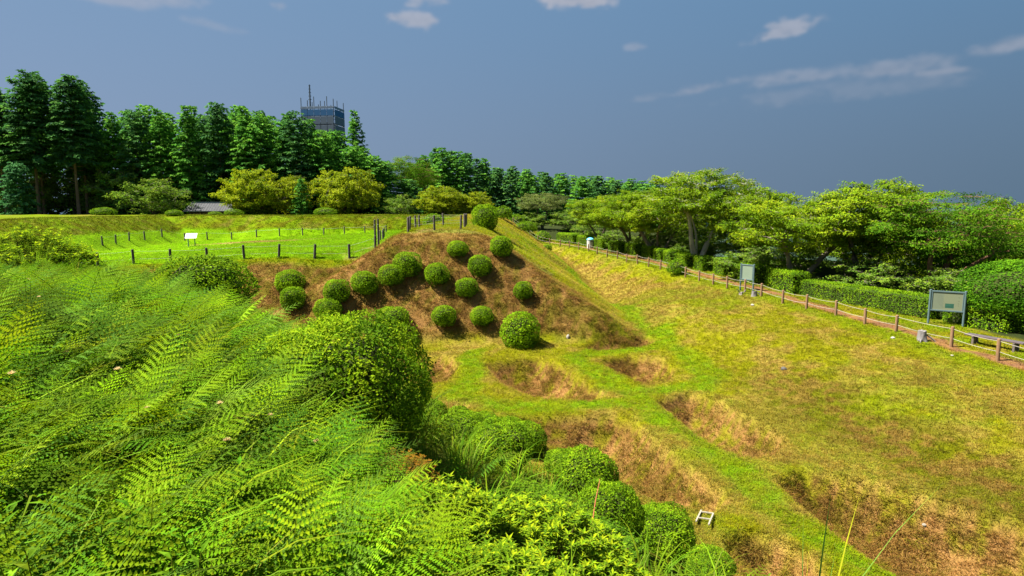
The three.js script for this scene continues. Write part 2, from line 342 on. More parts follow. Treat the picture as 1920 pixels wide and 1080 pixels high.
{                                                                         // the land below, falling to the sea, with far headlands
  const p = [], c = [], idx = [], R = [150, 200, 260, 340, 450, 600, 800, 1050, 1400, 1800, 2400, 2800, 3200, 3600, 4200], N = 200;
  for (const r of R) for (let i = 0; i <= N; i++) {
    const a = (i / N) * Math.PI * 2, x = Math.cos(a) * r, z = Math.sin(a) * r - 40, left = clamp(-Math.cos(a) * 1.4 + 0.1);
    let y = -4 - (r - 150) * mix(0.34, 0.2, left) + 26 * (fbm(x * 0.006, 0, z * 0.006, 4) - 0.5) * clamp((r - 150) / 300); y = Math.max(y, -305);
    const ridge = Math.exp(-(((r - 3200) / 420) ** 2)) * clamp((fbm(Math.cos(a) * 4 + 3, 2, Math.sin(a) * 4, 3) - 0.4) * 6); y += ridge * 310;
    p.push(x, y, z); const k = 0.8 + 0.5 * fbm(x * 0.01, 3, z * 0.01, 3); c.push(0.012 * k, 0.032 * k, 0.02 * k);
  }
  for (let j = 0; j < R.length - 1; j++) for (let i = 0; i < N; i++) { const a = j * (N + 1) + i, b = a + N + 1; idx.push(a, a + 1, b, a + 1, b + 1, b); }
  const g = new THREE.BufferGeometry(); g.setAttribute('position', new THREE.Float32BufferAttribute(p, 3)); g.setAttribute('color', new THREE.Float32BufferAttribute(c, 3)); g.setIndex(idx); g.computeVertexNormals();
  const m = solo('hills', g, new THREE.MeshStandardMaterial({ name: 'far_land', vertexColors: true, roughness: 1, side: THREE.DoubleSide })); tag(m, 'wooded land falling away beyond the trees', 'hills', null, 'structure');
  const sea = new THREE.RingGeometry(500, 16000, 120, 6); sea.rotateX(-Math.PI / 2); const w = solo('sea', sea, new THREE.MeshPhysicalMaterial({ name: 'sea_water', color: new THREE.Color().setRGB(0.004, 0.05, 0.12), roughness: 0.35, specularIntensity: 0.5 }), [0, -290, -40]); tag(w, 'blue sea far below, glimpsed through the trees', 'sea', null, 'structure');
}
// ---------------------------------------------------------------- plant generators (geometry only; shared between copies)
// clipped azalea: a lumpy ball of small leaves round a twiggy core; unit radius about 1, flattened by sy
function topiaryGeo(seed, leaves, size, cols, o = {}) {
  const r = rng(seed), t = new Tris(), core = new Tris(), lump = o.lump ?? 0.12, low = o.low ?? -0.75, sq = o.square ?? 2;
  const rad = (d) => {
    const q = Math.pow(Math.abs(d[0]) ** sq + Math.abs(d[1]) ** sq + Math.abs(d[2]) ** sq, -1 / sq);
    return q * (1 - lump + 2 * lump * fbm(d[0] * 1.7 + seed, d[1] * 1.7, d[2] * 1.7, 3));
  };
  for (let i = 0; i < leaves; i++) {
    let d = dirOf(r); if (d[1] < low) { d[1] = low * r(); d = norm(d); }
    const depth = r() < 0.68 ? r() * 0.06 : r() * 0.24, R = rad(d) * (1.0 - depth + (r() < 0.06 ? r() * 0.07 : 0));
    const p = [d[0] * R, d[1] * R, d[2] * R], j = dirOf(r), jd = j[0] * d[0] + j[1] * d[1] + j[2] * d[2], dir = norm([j[0] - jd * d[0] + 0.3 * d[0], j[1] - jd * d[1] + 0.3 * d[1] + 0.1, j[2] - jd * d[2] + 0.3 * d[2]]);
    const n = norm([d[0] + (r() - 0.5) * 1.1, d[1] + 0.25 + (r() - 0.5) * 1.1, d[2] + (r() - 0.5) * 1.1]);
    const pick = fbm(p[0] * 2.3 + seed * 3, p[1] * 2.3, p[2] * 2.3, 2) + (r() - 0.5) * 0.5;
    t.leaf(p, dir, n, size * (0.7 + r() * 0.6), size * (0.4 + r() * 0.2), tint(pick > 0.62 ? cols[2] : pick > 0.45 ? cols[1] : cols[0], 0.22, r));
  }
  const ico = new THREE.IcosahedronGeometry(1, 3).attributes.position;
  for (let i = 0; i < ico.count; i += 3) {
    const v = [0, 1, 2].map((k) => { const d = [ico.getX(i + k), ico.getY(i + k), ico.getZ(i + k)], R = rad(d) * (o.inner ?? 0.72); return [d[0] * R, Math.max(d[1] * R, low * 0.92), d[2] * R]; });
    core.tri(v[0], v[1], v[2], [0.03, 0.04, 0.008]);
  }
  return { foliage: t.geometry(), core: core.geometry() };
}
function twigGeo(seed, n, spread, h) {                                  // bare stems under a shrub
  const r = rng(seed), t = new Tris();
  for (let i = 0; i < n; i++) {
    const a = r() * 6.28, e = [Math.cos(a) * spread * (0.4 + r() * 0.6), h * (0.8 + r() * 0.4), Math.sin(a) * spread * (0.4 + r() * 0.6)], b = [Math.cos(a) * 0.12 * spread, -0.15, Math.sin(a) * 0.12 * spread];
    t.tube([b, [mix(b[0], e[0], 0.35), h * 0.45, mix(b[2], e[2], 0.35)], e], [0.035 * h, 0.028 * h, 0.012 * h], 5, [0.06, 0.043, 0.028], 0.2, r);
  }
  return t.geometry();
}
// a conifer: tapering bole, whorls of branches with flat sprays of needles
function coniferGeo(seed, h, rad, o = {}) {
  const r = rng(seed), bole = new Tris(), t = new Tris(), base = o.base ?? 0.12, cols = o.cols ?? [[0.014, 0.04, 0.012], [0.028, 0.072, 0.014], [0.045, 0.1, 0.018]];
  const lean = [(r() - 0.5) * 0.03 * h, (r() - 0.5) * 0.03 * h], axis = (k) => [lean[0] * k * k, h * k, lean[1] * k * k], pts = [], rr = [];
  for (let i = 0; i <= 8; i++) { const k = i / 8; pts.push(axis(k)); rr.push(h * 0.0125 * (1 - 0.93 * k) + (i === 0 ? 0.08 : 0)); }
  bole.tube(pts, rr, 7, [0.15, 0.105, 0.075], 0.2, r);
  if (o.dead) for (let i = 0; i < o.dead; i++) { const k = base * (0.5 + 0.5 * r()), a = r() * 6.28, p = axis(k), L = 1 + r() * 1.8; bole.tube([p, [p[0] + Math.cos(a) * L * 0.6, p[1] + 0.15, p[2] + Math.sin(a) * L * 0.6], [p[0] + Math.cos(a) * L, p[1] + L * 0.35, p[2] + Math.sin(a) * L]], [0.05, 0.03, 0.01], 4, [0.14, 0.1, 0.08], 0.2, r); }
  const levels = o.levels ?? Math.round(h * 1.9), sharp = o.sharp ?? 0.75;
  for (let i = 0; i < levels; i++) {
    const k = base + (1 - base) * Math.pow((i + r() * 0.8) / levels, 0.92), q = (k - base) / (1 - base);
    const env = rad * Math.pow(Math.max(0.02, 1 - q), sharp) * Math.min(1, 0.7 + q * 2.2), n = q > 0.9 ? 5 : o.whorl ?? 8;
    for (let b = 0; b < n; b++) {
      const a = (b / n) * 6.28 + r() * 1.2, L = env * (0.6 + 0.55 * r()) * (0.8 + 0.4 * fbm(Math.cos(a) * 1.3 + seed, k * 7, Math.sin(a) * 1.3, 2)), c0 = axis(k), rise = mix(-0.18, 0.55, q) + (r() - 0.5) * 0.2;
      const tone = cols[Math.min(2, Math.floor(r() * 2.2 + 0.9 * fbm(Math.cos(a) * 2 + seed * 2, k * 6, Math.sin(a) * 2, 2)))];
      const m = Math.max(2, Math.round(L * (o.density ?? 2.2)));
      for (let j = 0; j < m; j++) {
        const u = (j + 0.6 + r() * 0.4) / m, x = c0[0] + Math.cos(a) * L * u, z = c0[2] + Math.sin(a) * L * u, y = c0[1] + L * u * rise - 0.16 * L * u * u + (r() - 0.5) * 0.25;
        const s = (o.spray ?? 0.66) * (0.7 + 0.6 * r()) * (0.65 + 0.35 * u);
        for (let q2 = 0; q2 < 5; q2++) {
          const aa = a + (q2 - 2) * 0.62 + (r() - 0.5) * 0.7, d = norm([Math.cos(aa), -0.3 + (r() - 0.5) * 0.8, Math.sin(aa)]);
          t.leaf([x, y, z], d, norm([Math.cos(a) * 0.8 + (r() - 0.5) * 0.9, 0.7, Math.sin(a) * 0.8 + (r() - 0.5) * 0.9]), s * (0.8 + r() * 0.5), s * (0.45 + r() * 0.25), tint(tone, 0.25, r), 0.3);
        }
      }
    }
  }
  for (let i = 0; i < 8; i++) { const a = r() * 6.28, p = axis(1 - r() * 0.02); t.leaf(p, norm([Math.cos(a) * 0.35, 1, Math.sin(a) * 0.35]), norm([Math.cos(a), -0.3, Math.sin(a)]), 0.5, 0.16, tint(cols[1], 0.2, r)); }
  return { trunk: bole.geometry(), crown: t.geometry() };
}
// a spreading broadleaf tree: stems that fork to leafy clumps; clumps fill a wide low crown
function broadleafGeo(seed, o) {
  const r = rng(seed), w = new Tris(), t = new Tris(), bark = o.bark ?? [0.12, 0.1, 0.08], stems = o.stems, tips = [];
  const limbs = [];
  for (const st of stems) {                                             // each stem: [angle, reach, height of fork, thickness]
    const [a, reach, hf, th] = st, pts = [], rad = [], n = 7, wob = r() * 6;
    for (let i = 0; i <= n; i++) { const k = i / n, bend = Math.pow(k, o.bend ?? 1.3); pts.push([Math.cos(a) * reach * bend + Math.sin(k * 5 + wob) * 0.12 * k * 2, hf * k - (i === 0 ? 0.2 : 0), Math.sin(a) * reach * bend + Math.cos(k * 4 + wob) * 0.12 * k * 2]); rad.push(th * (1.15 - 0.62 * k) + (i === 0 ? th * 0.3 : 0)); }
    w.tube(pts, rad, 8, bark, 0.3, r); limbs.push({ pts, rad });
  }
  const clumps = [], [cx, cy, cz, rx, ry, rz] = o.crown;
  for (let tries = 0; clumps.length < o.clumps && tries < 6000; tries++) {
    const d = dirOf(r), k = Math.pow(r(), 0.42), p = [cx + d[0] * rx * k, cy + d[1] * ry * k * (d[1] < 0 ? o.under ?? 0.55 : 1), cz + d[2] * rz * k];
    if (fbm(p[0] * 0.55 + seed, p[1] * 0.8, p[2] * 0.55, 2) < (o.gap ?? 0.4)) continue;
    if (clumps.some((q) => Math.hypot(q[0] - p[0], (q[1] - p[1]) * 1.6, q[2] - p[2]) < o.apart)) continue;
    clumps.push(p);
  }
  for (const p of clumps) {
    let best = null, bd = 1e9;
    for (const l of limbs) for (let i = 2; i < l.pts.length; i++) { const q = l.pts[i], dd = Math.hypot(q[0] - p[0], (q[1] - p[1]) * 1.2, q[2] - p[2]) + (q[1] > p[1] ? 1.2 : 0) + (l.child ? 0.25 : 0); if (dd < bd) { bd = dd; best = [l, i]; } }
    const q = best[0].pts[best[1]], rad = Math.min(best[0].rad[best[1]] * 0.62, 0.02 + bd * 0.02), pts = [], rr = [];
    for (let i = 0; i <= 4; i++) { const k = i / 4; pts.push([mix(q[0], p[0], k) + (r() - 0.5) * 0.16 * bd * (i % 4 ? 0.6 : 0), mix(q[1], p[1], Math.pow(k, 0.8)) + 0.05 * Math.sin(k * 3.1) * bd, mix(q[2], p[2], k) + (r() - 0.5) * 0.16 * bd * (i % 4 ? 0.6 : 0)]); rr.push(mix(rad, 0.012, k)); }
    w.tube(pts, rr, 5, bark, 0.3, r); limbs.push({ pts, rad: rr, child: true });
    const size = o.clump * (0.7 + 0.6 * r()), n = Math.round(o.leaves * (size / o.clump) ** 2), tone = r();
    const twigs = 7 + Math.floor(r() * 4), ends = [];
    for (let k = 0; k < twigs; k++) { const a = r() * 6.28, L = size * (0.55 + 0.5 * r()), e = [p[0] + Math.cos(a) * L, p[1] + (r() - 0.42) * size * (o.flat ?? 0.6), p[2] + Math.sin(a) * L]; w.tube([p, [mix(p[0], e[0], 0.5), mix(p[1], e[1], 0.5) + 0.06, mix(p[2], e[2], 0.5)], e], [0.012, 0.009, 0.004], 3, bark, 0.2, r); ends.push(e); }
    for (let k = 0; k < n; k++) {
      const e = ends[Math.floor(r() * ends.length)], u = Math.pow(r(), 0.6), j = dirOf(r), sp = 0.22 * size;
      const c = [mix(p[0], e[0], u) + j[0] * sp, mix(p[1], e[1], u) + j[1] * sp * 0.7, mix(p[2], e[2], u) + j[2] * sp];
      const d = norm([j[2] + (e[0] - p[0]) * 0.4, -0.45 + (r() - 0.5) * 0.8, j[0] + (e[2] - p[2]) * 0.4]), ow = norm([c[0] - cx, (c[1] - cy) * 0.6, c[2] - cz]);
      const cc = o.cols[Math.min(o.cols.length - 1, Math.floor((tone * 0.55 + r() * 0.45) * o.cols.length))];
      t.leaf(c, d, norm([ow[0] * 0.8 + j[1] * 0.7, 0.6 + ow[1] * 0.4, ow[2] * 0.8 + j[0] * 0.7]), o.leaf * (0.7 + 0.6 * r()), o.leaf * (0.42 + 0.2 * r()), tint(cc, 0.2, r));
    }
  }
  return { trunk: w.geometry(), crown: t.geometry() };
}
// one fern frond arching along +z from the origin; pinnae cut to the midrib
function frondTris(t, seed, L, o = {}) {
  const r = rng(seed), pairs = o.pairs ?? 16, cols = o.cols, arch = o.arch ?? 0.55, wide = o.wide ?? 0.34, tone = tint(cols[Math.floor(r() * cols.length)], 0.18, r), roll = (r() - 0.5) * 0.5;
  const at = (k) => { const a = mix(o.rise ?? 1.25, (o.rise ?? 1.25) - arch * 2.2, k); return [k * k * roll * L * 0.3, L * (Math.sin(o.rise ?? 1.25) * k - arch * 0.62 * k * k), L * (Math.cos(o.rise ?? 1.25) * k + arch * 0.55 * k * k), a]; };
  const stemCol = [tone[0] * 0.9, tone[1] * 0.8, tone[2]];
  const st = []; for (let i = 0; i <= 6; i++) st.push(at(i / 6).slice(0, 3));
  t.tube(st, st.map((_, i) => mix(0.005, 0.0015, i / 6)), 3, stemCol, 0.1, r);
  const start = o.start ?? 0.28;
  for (let i = 0; i < pairs; i++) {
    const k = start + (1 - start) * (i + 0.3) / pairs, q = (k - start) / (1 - start), p = at(k), p2 = at(Math.min(1, k + 0.03)), fw = norm(sub(p2, p));
    const len = L * wide * Math.pow(1 - q, 0.8) * (0.72 + 0.5 * Math.min(1, q * 5)) + 0.012;
    for (const s of [-1, 1]) {
      const sweep = 0.35 + 0.25 * q + (r() - 0.5) * 0.12, d = norm([s * Math.cos(sweep), 0.08 - 0.25 * (1 - q) + fw[1] * Math.sin(sweep) + (r() - 0.5) * 0.15, fw[2] * Math.sin(sweep)]);
      const up = norm(cross(fw, [1, 0, 0])), n = up[1] < 0 ? [-up[0], -up[1], -up[2]] : up, side = norm(cross(d, n)), teeth = Math.max(3, Math.round((o.teeth ?? 14) * (1 - q * 0.5))), l = len * (0.9 + 0.2 * r());
      const c = tint(tone, 0.12, r, 0.08);
      for (let j = 0; j < teeth; j++) {
        const a = j / teeth, b = (j + 0.82) / teeth, w = (o.pinnule ?? 0.075) * l * Math.pow(1 - a, 0.7) * (0.75 + 0.4 * Math.min(1, a * 6)) * 1.0 + 0.0025, sag = -0.10 * l;
        const A = [p[0] + d[0] * l * a, p[1] + d[1] * l * a + sag * a * a, p[2] + d[2] * l * a], B = [p[0] + d[0] * l * b, p[1] + d[1] * l * b + sag * b * b, p[2] + d[2] * l * b], m = mix(a, b, 0.8), M = [p[0] + d[0] * l * m, p[1] + d[1] * l * m + sag * m * m, p[2] + d[2] * l * m];
        for (const e of [-1, 1]) t.tri(A, B, [M[0] + side[0] * w * e + n[0] * w * 0.15, M[1] + side[1] * w * e + n[1] * w * 0.15, M[2] + side[2] * w * e + n[2] * w * 0.15], c);
      }
    }
  }
}
// a blade of grass that arches over; rooted at o
function bladeTris(t, o, a, L, w, bendy, col, seg = 4) {
  const side = [-Math.sin(a), 0, Math.cos(a)], f = [Math.cos(a), 0, Math.sin(a)], at = (k) => [o[0] + f[0] * L * bendy * k * k * 0.8, o[1] + L * (k - bendy * 0.42 * k * k * k), o[2] + f[2] * L * bendy * k * k * 0.8];
  for (let i = 0; i < seg; i++) {
    const k = i / seg, q = (i + 1) / seg, A = at(k), B = at(q), wa = w * (1 - k * k) * 0.5 + 0.0006, wb = w * (1 - q * q) * 0.5;
    const a1 = add(A, side, wa), a2 = add(A, side, -wa), b1 = add(B, side, wb), b2 = add(B, side, -wb);
    t.tri(a1, a2, b1, col); if (i < seg - 1) t.tri(a2, b2, b1, col);
  }
}
function tuftGeo(seed, n, L, w, spread, cols, bend = 0.5, seg = 4) {
  const r = rng(seed), t = new Tris();
  for (let i = 0; i < n; i++) { const a = r() * 6.28, s = Math.sqrt(r()) * spread; bladeTris(t, [Math.cos(a) * s, 0, Math.sin(a) * s], a + (r() - 0.5) * 2, L * (0.55 + 0.6 * r()), w * (0.7 + 0.5 * r()), bend * (0.4 + 1.1 * r()), tint(cols[Math.floor(r() * cols.length)], 0.2, r), seg); }
  return t.geometry();
}
function scatter(name, geo, mat, list, label, category) {               // list of [x, y, z, turn, scale, tilt, tiltAxis, color]
  const m = new THREE.InstancedMesh(geo, mat, list.length), d = new THREE.Object3D(), c = new THREE.Color(), q = new THREE.Quaternion(), ax = new THREE.Vector3();
  list.forEach((a, i) => {
    d.position.set(a[0], a[1], a[2]); d.rotation.set(0, a[3], 0);
    if (a[5]) { ax.set(Math.cos(a[6]), 0, Math.sin(a[6])); q.setFromAxisAngle(ax, a[5]); d.quaternion.premultiply(q); }
    const s = a[4]; Array.isArray(s) ? d.scale.set(...s) : d.scale.setScalar(s); d.updateMatrix(); m.setMatrixAt(i, d.matrix);
    if (a[7]) { c.setRGB(a[7][0], a[7][1], a[7][2]); m.setColorAt(i, c); }
  });
  m.name = numbered(name); m.castShadow = m.receiveShadow = true; scene.add(m); return tag(m, label, category, null, 'stuff');
}
// ---------------------------------------------------------------- clipped azalea balls on the rampart
const AZ = [[0.07, 0.14, 0.005], [0.11, 0.21, 0.006], [0.16, 0.27, 0.008]];
const topi = [1, 2, 3, 4, 5, 6].map((k) => topiaryGeo(k, 4200, 0.12, AZ, { lump: 0.13 + 0.045 * (k % 3), square: 2 + 0.25 * (k % 4) }));
const topiStem = twigGeo(5, 9, 0.5, 0.8);
function shrub(name, label, group, x, z, w, sy, kind, turn, sink = 0.12) {
  const R = w / 2, g = thing(name, label, 'shrub', on(x, z, -0.05), turn, group), up = R * sy * (0.86 - sink);
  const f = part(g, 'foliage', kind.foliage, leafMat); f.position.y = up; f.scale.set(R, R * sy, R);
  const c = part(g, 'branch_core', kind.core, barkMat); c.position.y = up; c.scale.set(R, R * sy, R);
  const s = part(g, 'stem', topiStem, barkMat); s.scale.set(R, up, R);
  return g;
}
const MB = 'clipped azalea balls on the rampart slope';
[
  [-14.44, -39.4, 1.8, 'large round azalea ball, leftmost of the upper row on the brown slope'],
  [-13.29, -36.6, 1.42, 'round azalea ball directly below the leftmost one on the brown slope'],
  [-10.63, -36.7, 1.55, 'azalea ball half hidden behind another, above the big foreground bush'],
  [-10.97, -35.9, 1.6, 'azalea ball peeping over the top of the big foreground bush'],
  [-9.06, -37.3, 1.64, 'wide flattened azalea ball alone below the end of the lawn fence'],
  [-7.49, -37.7, 1.46, 'azalea ball overlapping the lower left of its neighbour below the tall posts'],
  [-6.61, -38.3, 1.62, 'wide azalea ball right below the tall wooden posts'],
  [-4.68, -37.7, 1.42, 'azalea ball in the middle of the brown slope, yellow green'],
  [-3.48, -39.2, 1.3, 'small azalea ball just under the fenced top of the rampart'],
  [-1.99, -38.2, 1.42, 'azalea ball below and left of the topmost right ball'],
  [-2.78, -37.3, 1.34, 'azalea ball in the middle row, between the brow and the foot of the slope'],
  [-0.69, -39.2, 1.45, 'azalea ball at the right shoulder of the rampart top'],
  [0.69, -37.2, 1.15, 'small azalea ball, rightmost on the brown slope'],
  [-7.07, -35.6, 1.85, 'broad azalea ball just right of the big foreground bush'],
  [-4.06, -35.8, 1.32, 'small azalea ball low on the slope, left of the lowest pair'],
  [-1.8, -35.9, 1.32, 'small azalea ball low on the slope, up left of the largest ball'],
  [0.5, -34.4, 2.1, 'largest dark azalea ball at the foot of the brown slope'],
].forEach(([x, z, w, label], i) => shrub('azalea_ball', label, MB, x, z, w, [0.88, 0.95, 1.0, 0.8, 0.92][i % 5] + (i === 16 ? 0.12 : 0), topi[(i * 5 + (i >> 2)) % 6], i * 1.7));

// ---------------------------------------------------------------- shrubs of the near bank
const near = [11, 12, 13].map((k) => topiaryGeo(k, 9000, 0.085, [[0.065, 0.13, 0.005], [0.105, 0.195, 0.006], [0.15, 0.25, 0.008]], { lump: 0.27 }));
const NB = 'rounded azaleas at the foot of the near bank';
[
  [-9.9, -19.4, 2.9, 0.72, 0, 'yellow green azalea mound at the edge of the ferns, left of the big bush'],
  [-7.9, -18.6, 1.5, 0.6, 1, 'low azalea between the ferns and the left mound'],
  [-2.45, -18.3, 0.95, 0.9, 1, 'small azalea ball showing beside the right flank of the big bush'],
  [-1.75, -19.3, 1.1, 0.85, 2, 'second small azalea ball right of the big bush'],
  [-0.95, -20.6, 1.1, 0.85, 0, 'third azalea ball in the row right of the big bush'],
  [0.0, -20.9, 0.95, 0.85, 1, 'fourth azalea ball in the row right of the big bush, farthest out'],
  [0.5, -19.2, 1.3, 0.95, 2, 'bright round azalea at the edge of the brown pit'],
  [-0.25, -15.2, 1.65, 0.85, 0, 'broad dark azalea with bare stems below it'],
  [-1.4, -16.2, 1.5, 0.75, 1, 'azalea behind the broad one with bare stems'],
  [1.55, -17.8, 1.1, 0.8, 2, 'small azalea above the long azalea by the brown pit'],
  [2.1, -15.9, 1.75, 0.9, 1, 'long rounded azalea leaning over the brown pit'],
  [1.9, -11.2, 1.25, 1.15, 0, 'upright azalea thicket with loose dark leaves near the bottom'],
  [3.45, -14.5, 0.85, 0.7, 2, 'small azalea left of the white frame on the grass'],
  [3.35, -12.6, 1.35, 0.95, 0, 'round azalea below the white frame on the grass'],
  [4.0, -11.6, 1.0, 0.8, 1, 'lowest azalea at the bottom edge, right of the others'],
].forEach(([x, z, w, sy, k, label], i) => shrub('azalea_bush', label, NB, x, z, w, sy, near[k], i * 2.3, 0.05));

{                                                                         // the big bush in the middle of the foreground
  const g = thing('azalea_shrub', 'big unclipped azalea bush with small yellow green leaves in the foreground', 'shrub', on(-2.75, -9.7, -0.1));
  const k = topiaryGeo(21, 30000, 0.052, [[0.055, 0.115, 0.004], [0.1, 0.185, 0.005], [0.18, 0.27, 0.009]], { lump: 0.3, low: -0.85, square: 2.5, inner: 0.66 });
  const f = part(g, 'foliage', k.foliage, leafMat); f.position.y = 1.12; f.scale.set(1.34, 1.22, 1.3);
  const c = part(g, 'branch_core', k.core, barkMat); c.position.y = 1.12; c.scale.set(1.3, 1.18, 1.26);
  part(g, 'stem', twigGeo(23, 14, 0.7, 0.9), barkMat);
  const r = rng(24), t = new Tris();
  for (let i = 0; i < 260; i++) { const d = dirOf(r); if (d[1] < -0.1) continue; const p = [d[0] * 1.22, 1.12 + d[1] * 1.15, d[2] * 1.2], L = 0.06 + r() * 0.16, dir = norm([d[0] * 0.6 + (r() - 0.5) * 0.5, 1, d[2] * 0.6 + (r() - 0.5) * 0.5]); t.tube([p, add(p, dir, L)], [0.003, 0.002], 3, [0.09, 0.11, 0.01], 0.1, r); for (let j = 0; j < 6; j++) { const jd = dirOf(r); t.leaf(add(p, dir, L * (0.4 + 0.6 * r())), norm([jd[0], 0.4 + jd[1] * 0.4, jd[2]]), [0, 1, 0], 0.04, 0.018, tint([0.17, 0.25, 0.01], 0.2, r)); } }
  part(g, 'young_shoots', t.geometry(), leafMat);
}
function leafyShrub(name, label, x, z, R, H, n, leaf, cols, seed, whorl = 6) {   // open shrub of upright shoots with whorls of lance leaves
  const g = thing(name, label, 'shrub', on(x, z, -0.1), seed), r = rng(seed), t = new Tris(), w = new Tris();
  for (let i = 0; i < n; i++) {
    const a = r() * 6.28, s = Math.sqrt(r()), top = H * (1 - 0.55 * s * s) * (0.75 + 0.35 * r()), e = [Math.cos(a) * R * s, top, Math.sin(a) * R * s], b = [e[0] * 0.55, top * 0.3, e[2] * 0.55];
    const m = [mix(b[0], e[0], 0.5), mix(b[1], e[1], 0.6), mix(b[2], e[2], 0.5)];
    w.tube([b, m, e], [0.006, 0.004, 0.002], 3, [0.09, 0.075, 0.02], 0.2, r);
    for (let q = 0; q < 4; q++) {
      const k = 1 - q * 0.16 - r() * 0.05, p = [mix(m[0], e[0], k), mix(m[1], e[1], k), mix(m[2], e[2], k)], base = r() * 6.28;
      for (let j = 0; j < whorl; j++) { const aa = base + (j / whorl) * 6.28, el = q ? 0.25 + (r() - 0.5) * 0.5 : 0.75 + (r() - 0.5) * 0.5, d = norm([Math.cos(aa), el, Math.sin(aa)]); t.lance(p, d, norm([-Math.cos(aa) * 0.5, 1, -Math.sin(aa) * 0.5]), leaf * (0.7 + 0.5 * r()), leaf * 0.3, tint(cols[Math.min(cols.length - 1, Math.floor(r() * cols.length * (q ? 0.8 : 1.2)))], 0.2, r)); }
    }
  }
  part(g, 'foliage', t.geometry(), leafMat); part(g, 'stem', w.geometry(), barkMat);
  return g;
}
const YG = [[0.06, 0.12, 0.005], [0.11, 0.185, 0.006], [0.2, 0.27, 0.008]];
leafyShrub('leafy_shrub', 'bright yellow green leafy shrub at the bottom centre', 0.15, -6.1, 1.15, 1.0, 520, 0.085, YG, 31);
leafyShrub('leafy_shrub', 'leafy green shrub left of the brightest one at the bottom edge', -0.75, -5.7, 0.85, 0.85, 330, 0.08, YG, 32);
leafyShrub('leafy_shrub', 'low leafy shrub behind the bright bottom shrub, under the broad azalea', 0.1, -9.2, 1.2, 0.8, 420, 0.06, [[0.045, 0.1, 0.005], [0.08, 0.16, 0.006], [0.11, 0.2, 0.007]], 33);
leafyShrub('leafy_shrub', 'leafy shrub with the arching red cane beside the azalea thicket', 1.25, -9.0, 0.9, 0.75, 300, 0.05, [[0.04, 0.1, 0.008], [0.06, 0.14, 0.008], [0.09, 0.18, 0.008]], 34);
leafyShrub('leafy_shrub', 'bright leafy shrub at the bottom edge, right of the brightest one', 0.95, -5.6, 0.8, 0.8, 300, 0.08, YG, 41);
leafyShrub('leafy_shrub', 'leafy shrub lowest at the bottom edge in the middle', -0.1, -4.6, 0.8, 0.75, 300, 0.08, YG, 42);
leafyShrub('leafy_shrub', 'leafy shrub between the brightest one and the red cane', 0.7, -7.4, 0.85, 0.8, 280, 0.075, YG, 43);
leafyShrub('reddish_shrub', 'shrub with rusty orange young leaves right below the big bush', -1.55, -7.9, 0.6, 0.75, 260, 0.042, [[0.09, 0.1, 0.006], [0.16, 0.1, 0.012], [0.22, 0.1, 0.015]], 35, 5);
leafyShrub('reddish_shrub', 'small orange tinged shrub between the ferns and the bottom shrubs', -0.95, -6.7, 0.5, 0.7, 200, 0.042, [[0.1, 0.12, 0.006], [0.15, 0.13, 0.01], [0.2, 0.1, 0.015]], 36, 5);
leafyShrub('leafy_shrub', 'yellow green bush with upright shoots at the far left edge of the bank', -14.6, -18.4, 1.9, 1.75, 520, 0.13, YG, 37);
leafyShrub('leafy_shrub', 'low rounded yellow green bush behind the left ferns', -16.6, -18.0, 1.6, 1.25, 380, 0.13, YG, 38);

// ---------------------------------------------------------------- ferns, grasses and weeds of the near bank
const FERN = [[0.06, 0.15, 0.006], [0.08, 0.18, 0.007], [0.12, 0.21, 0.009], [0.07, 0.15, 0.025]], FERN_DRY = [[0.2, 0.12, 0.03], [0.17, 0.13, 0.03]];
const frondGeos = [0, 1, 2, 3, 4].map((k) => { const t = new Tris(); frondTris(t, 100 + k, 0.85, { cols: FERN, arch: 0.42 + 0.1 * k, rise: 1.05 - 0.07 * k, wide: 0.3 + 0.03 * (k % 3) }); return t.geometry(); });
const dryFrond = (() => { const t = new Tris(); frondTris(t, 109, 0.7, { cols: FERN_DRY, arch: 0.7, rise: 1.0 }); return t.geometry(); })();
function fernPlantGeo(seed, n, cols = FERN) {
  const r = rng(seed), parts = [];
  for (let i = 0; i < n; i++) {
    const t = new Tris(); frondTris(t, seed * 31 + i, 0.6 + 0.35 * r(), { cols: r() < 0.1 ? FERN_DRY : cols, arch: 0.3 + 0.4 * r(), rise: 0.7 + 0.5 * r(), wide: 0.27 + 0.08 * r(), pairs: 14, teeth: 12 });
    const g = t.geometry(); g.rotateY((i / n) * 6.28 + r() * 0.9); g.translate((r() - 0.5) * 0.12, 0, (r() - 0.5) * 0.12); parts.push(g);
  }
  return mergeGeometries(parts);
}
const fernKinds = [201, 202, 203, 204].map((k) => fernPlantGeo(k, 5));
const LG = [[0.075, 0.16, 0.01], [0.1, 0.18, 0.012], [0.17, 0.23, 0.06], [0.06, 0.13, 0.01]];
const grassKinds = [tuftGeo(301, 11, 0.62, 0.017, 0.1, LG, 0.75), tuftGeo(302, 8, 0.8, 0.02, 0.1, LG, 0.9), tuftGeo(303, 14, 0.45, 0.013, 0.13, LG, 0.6)];
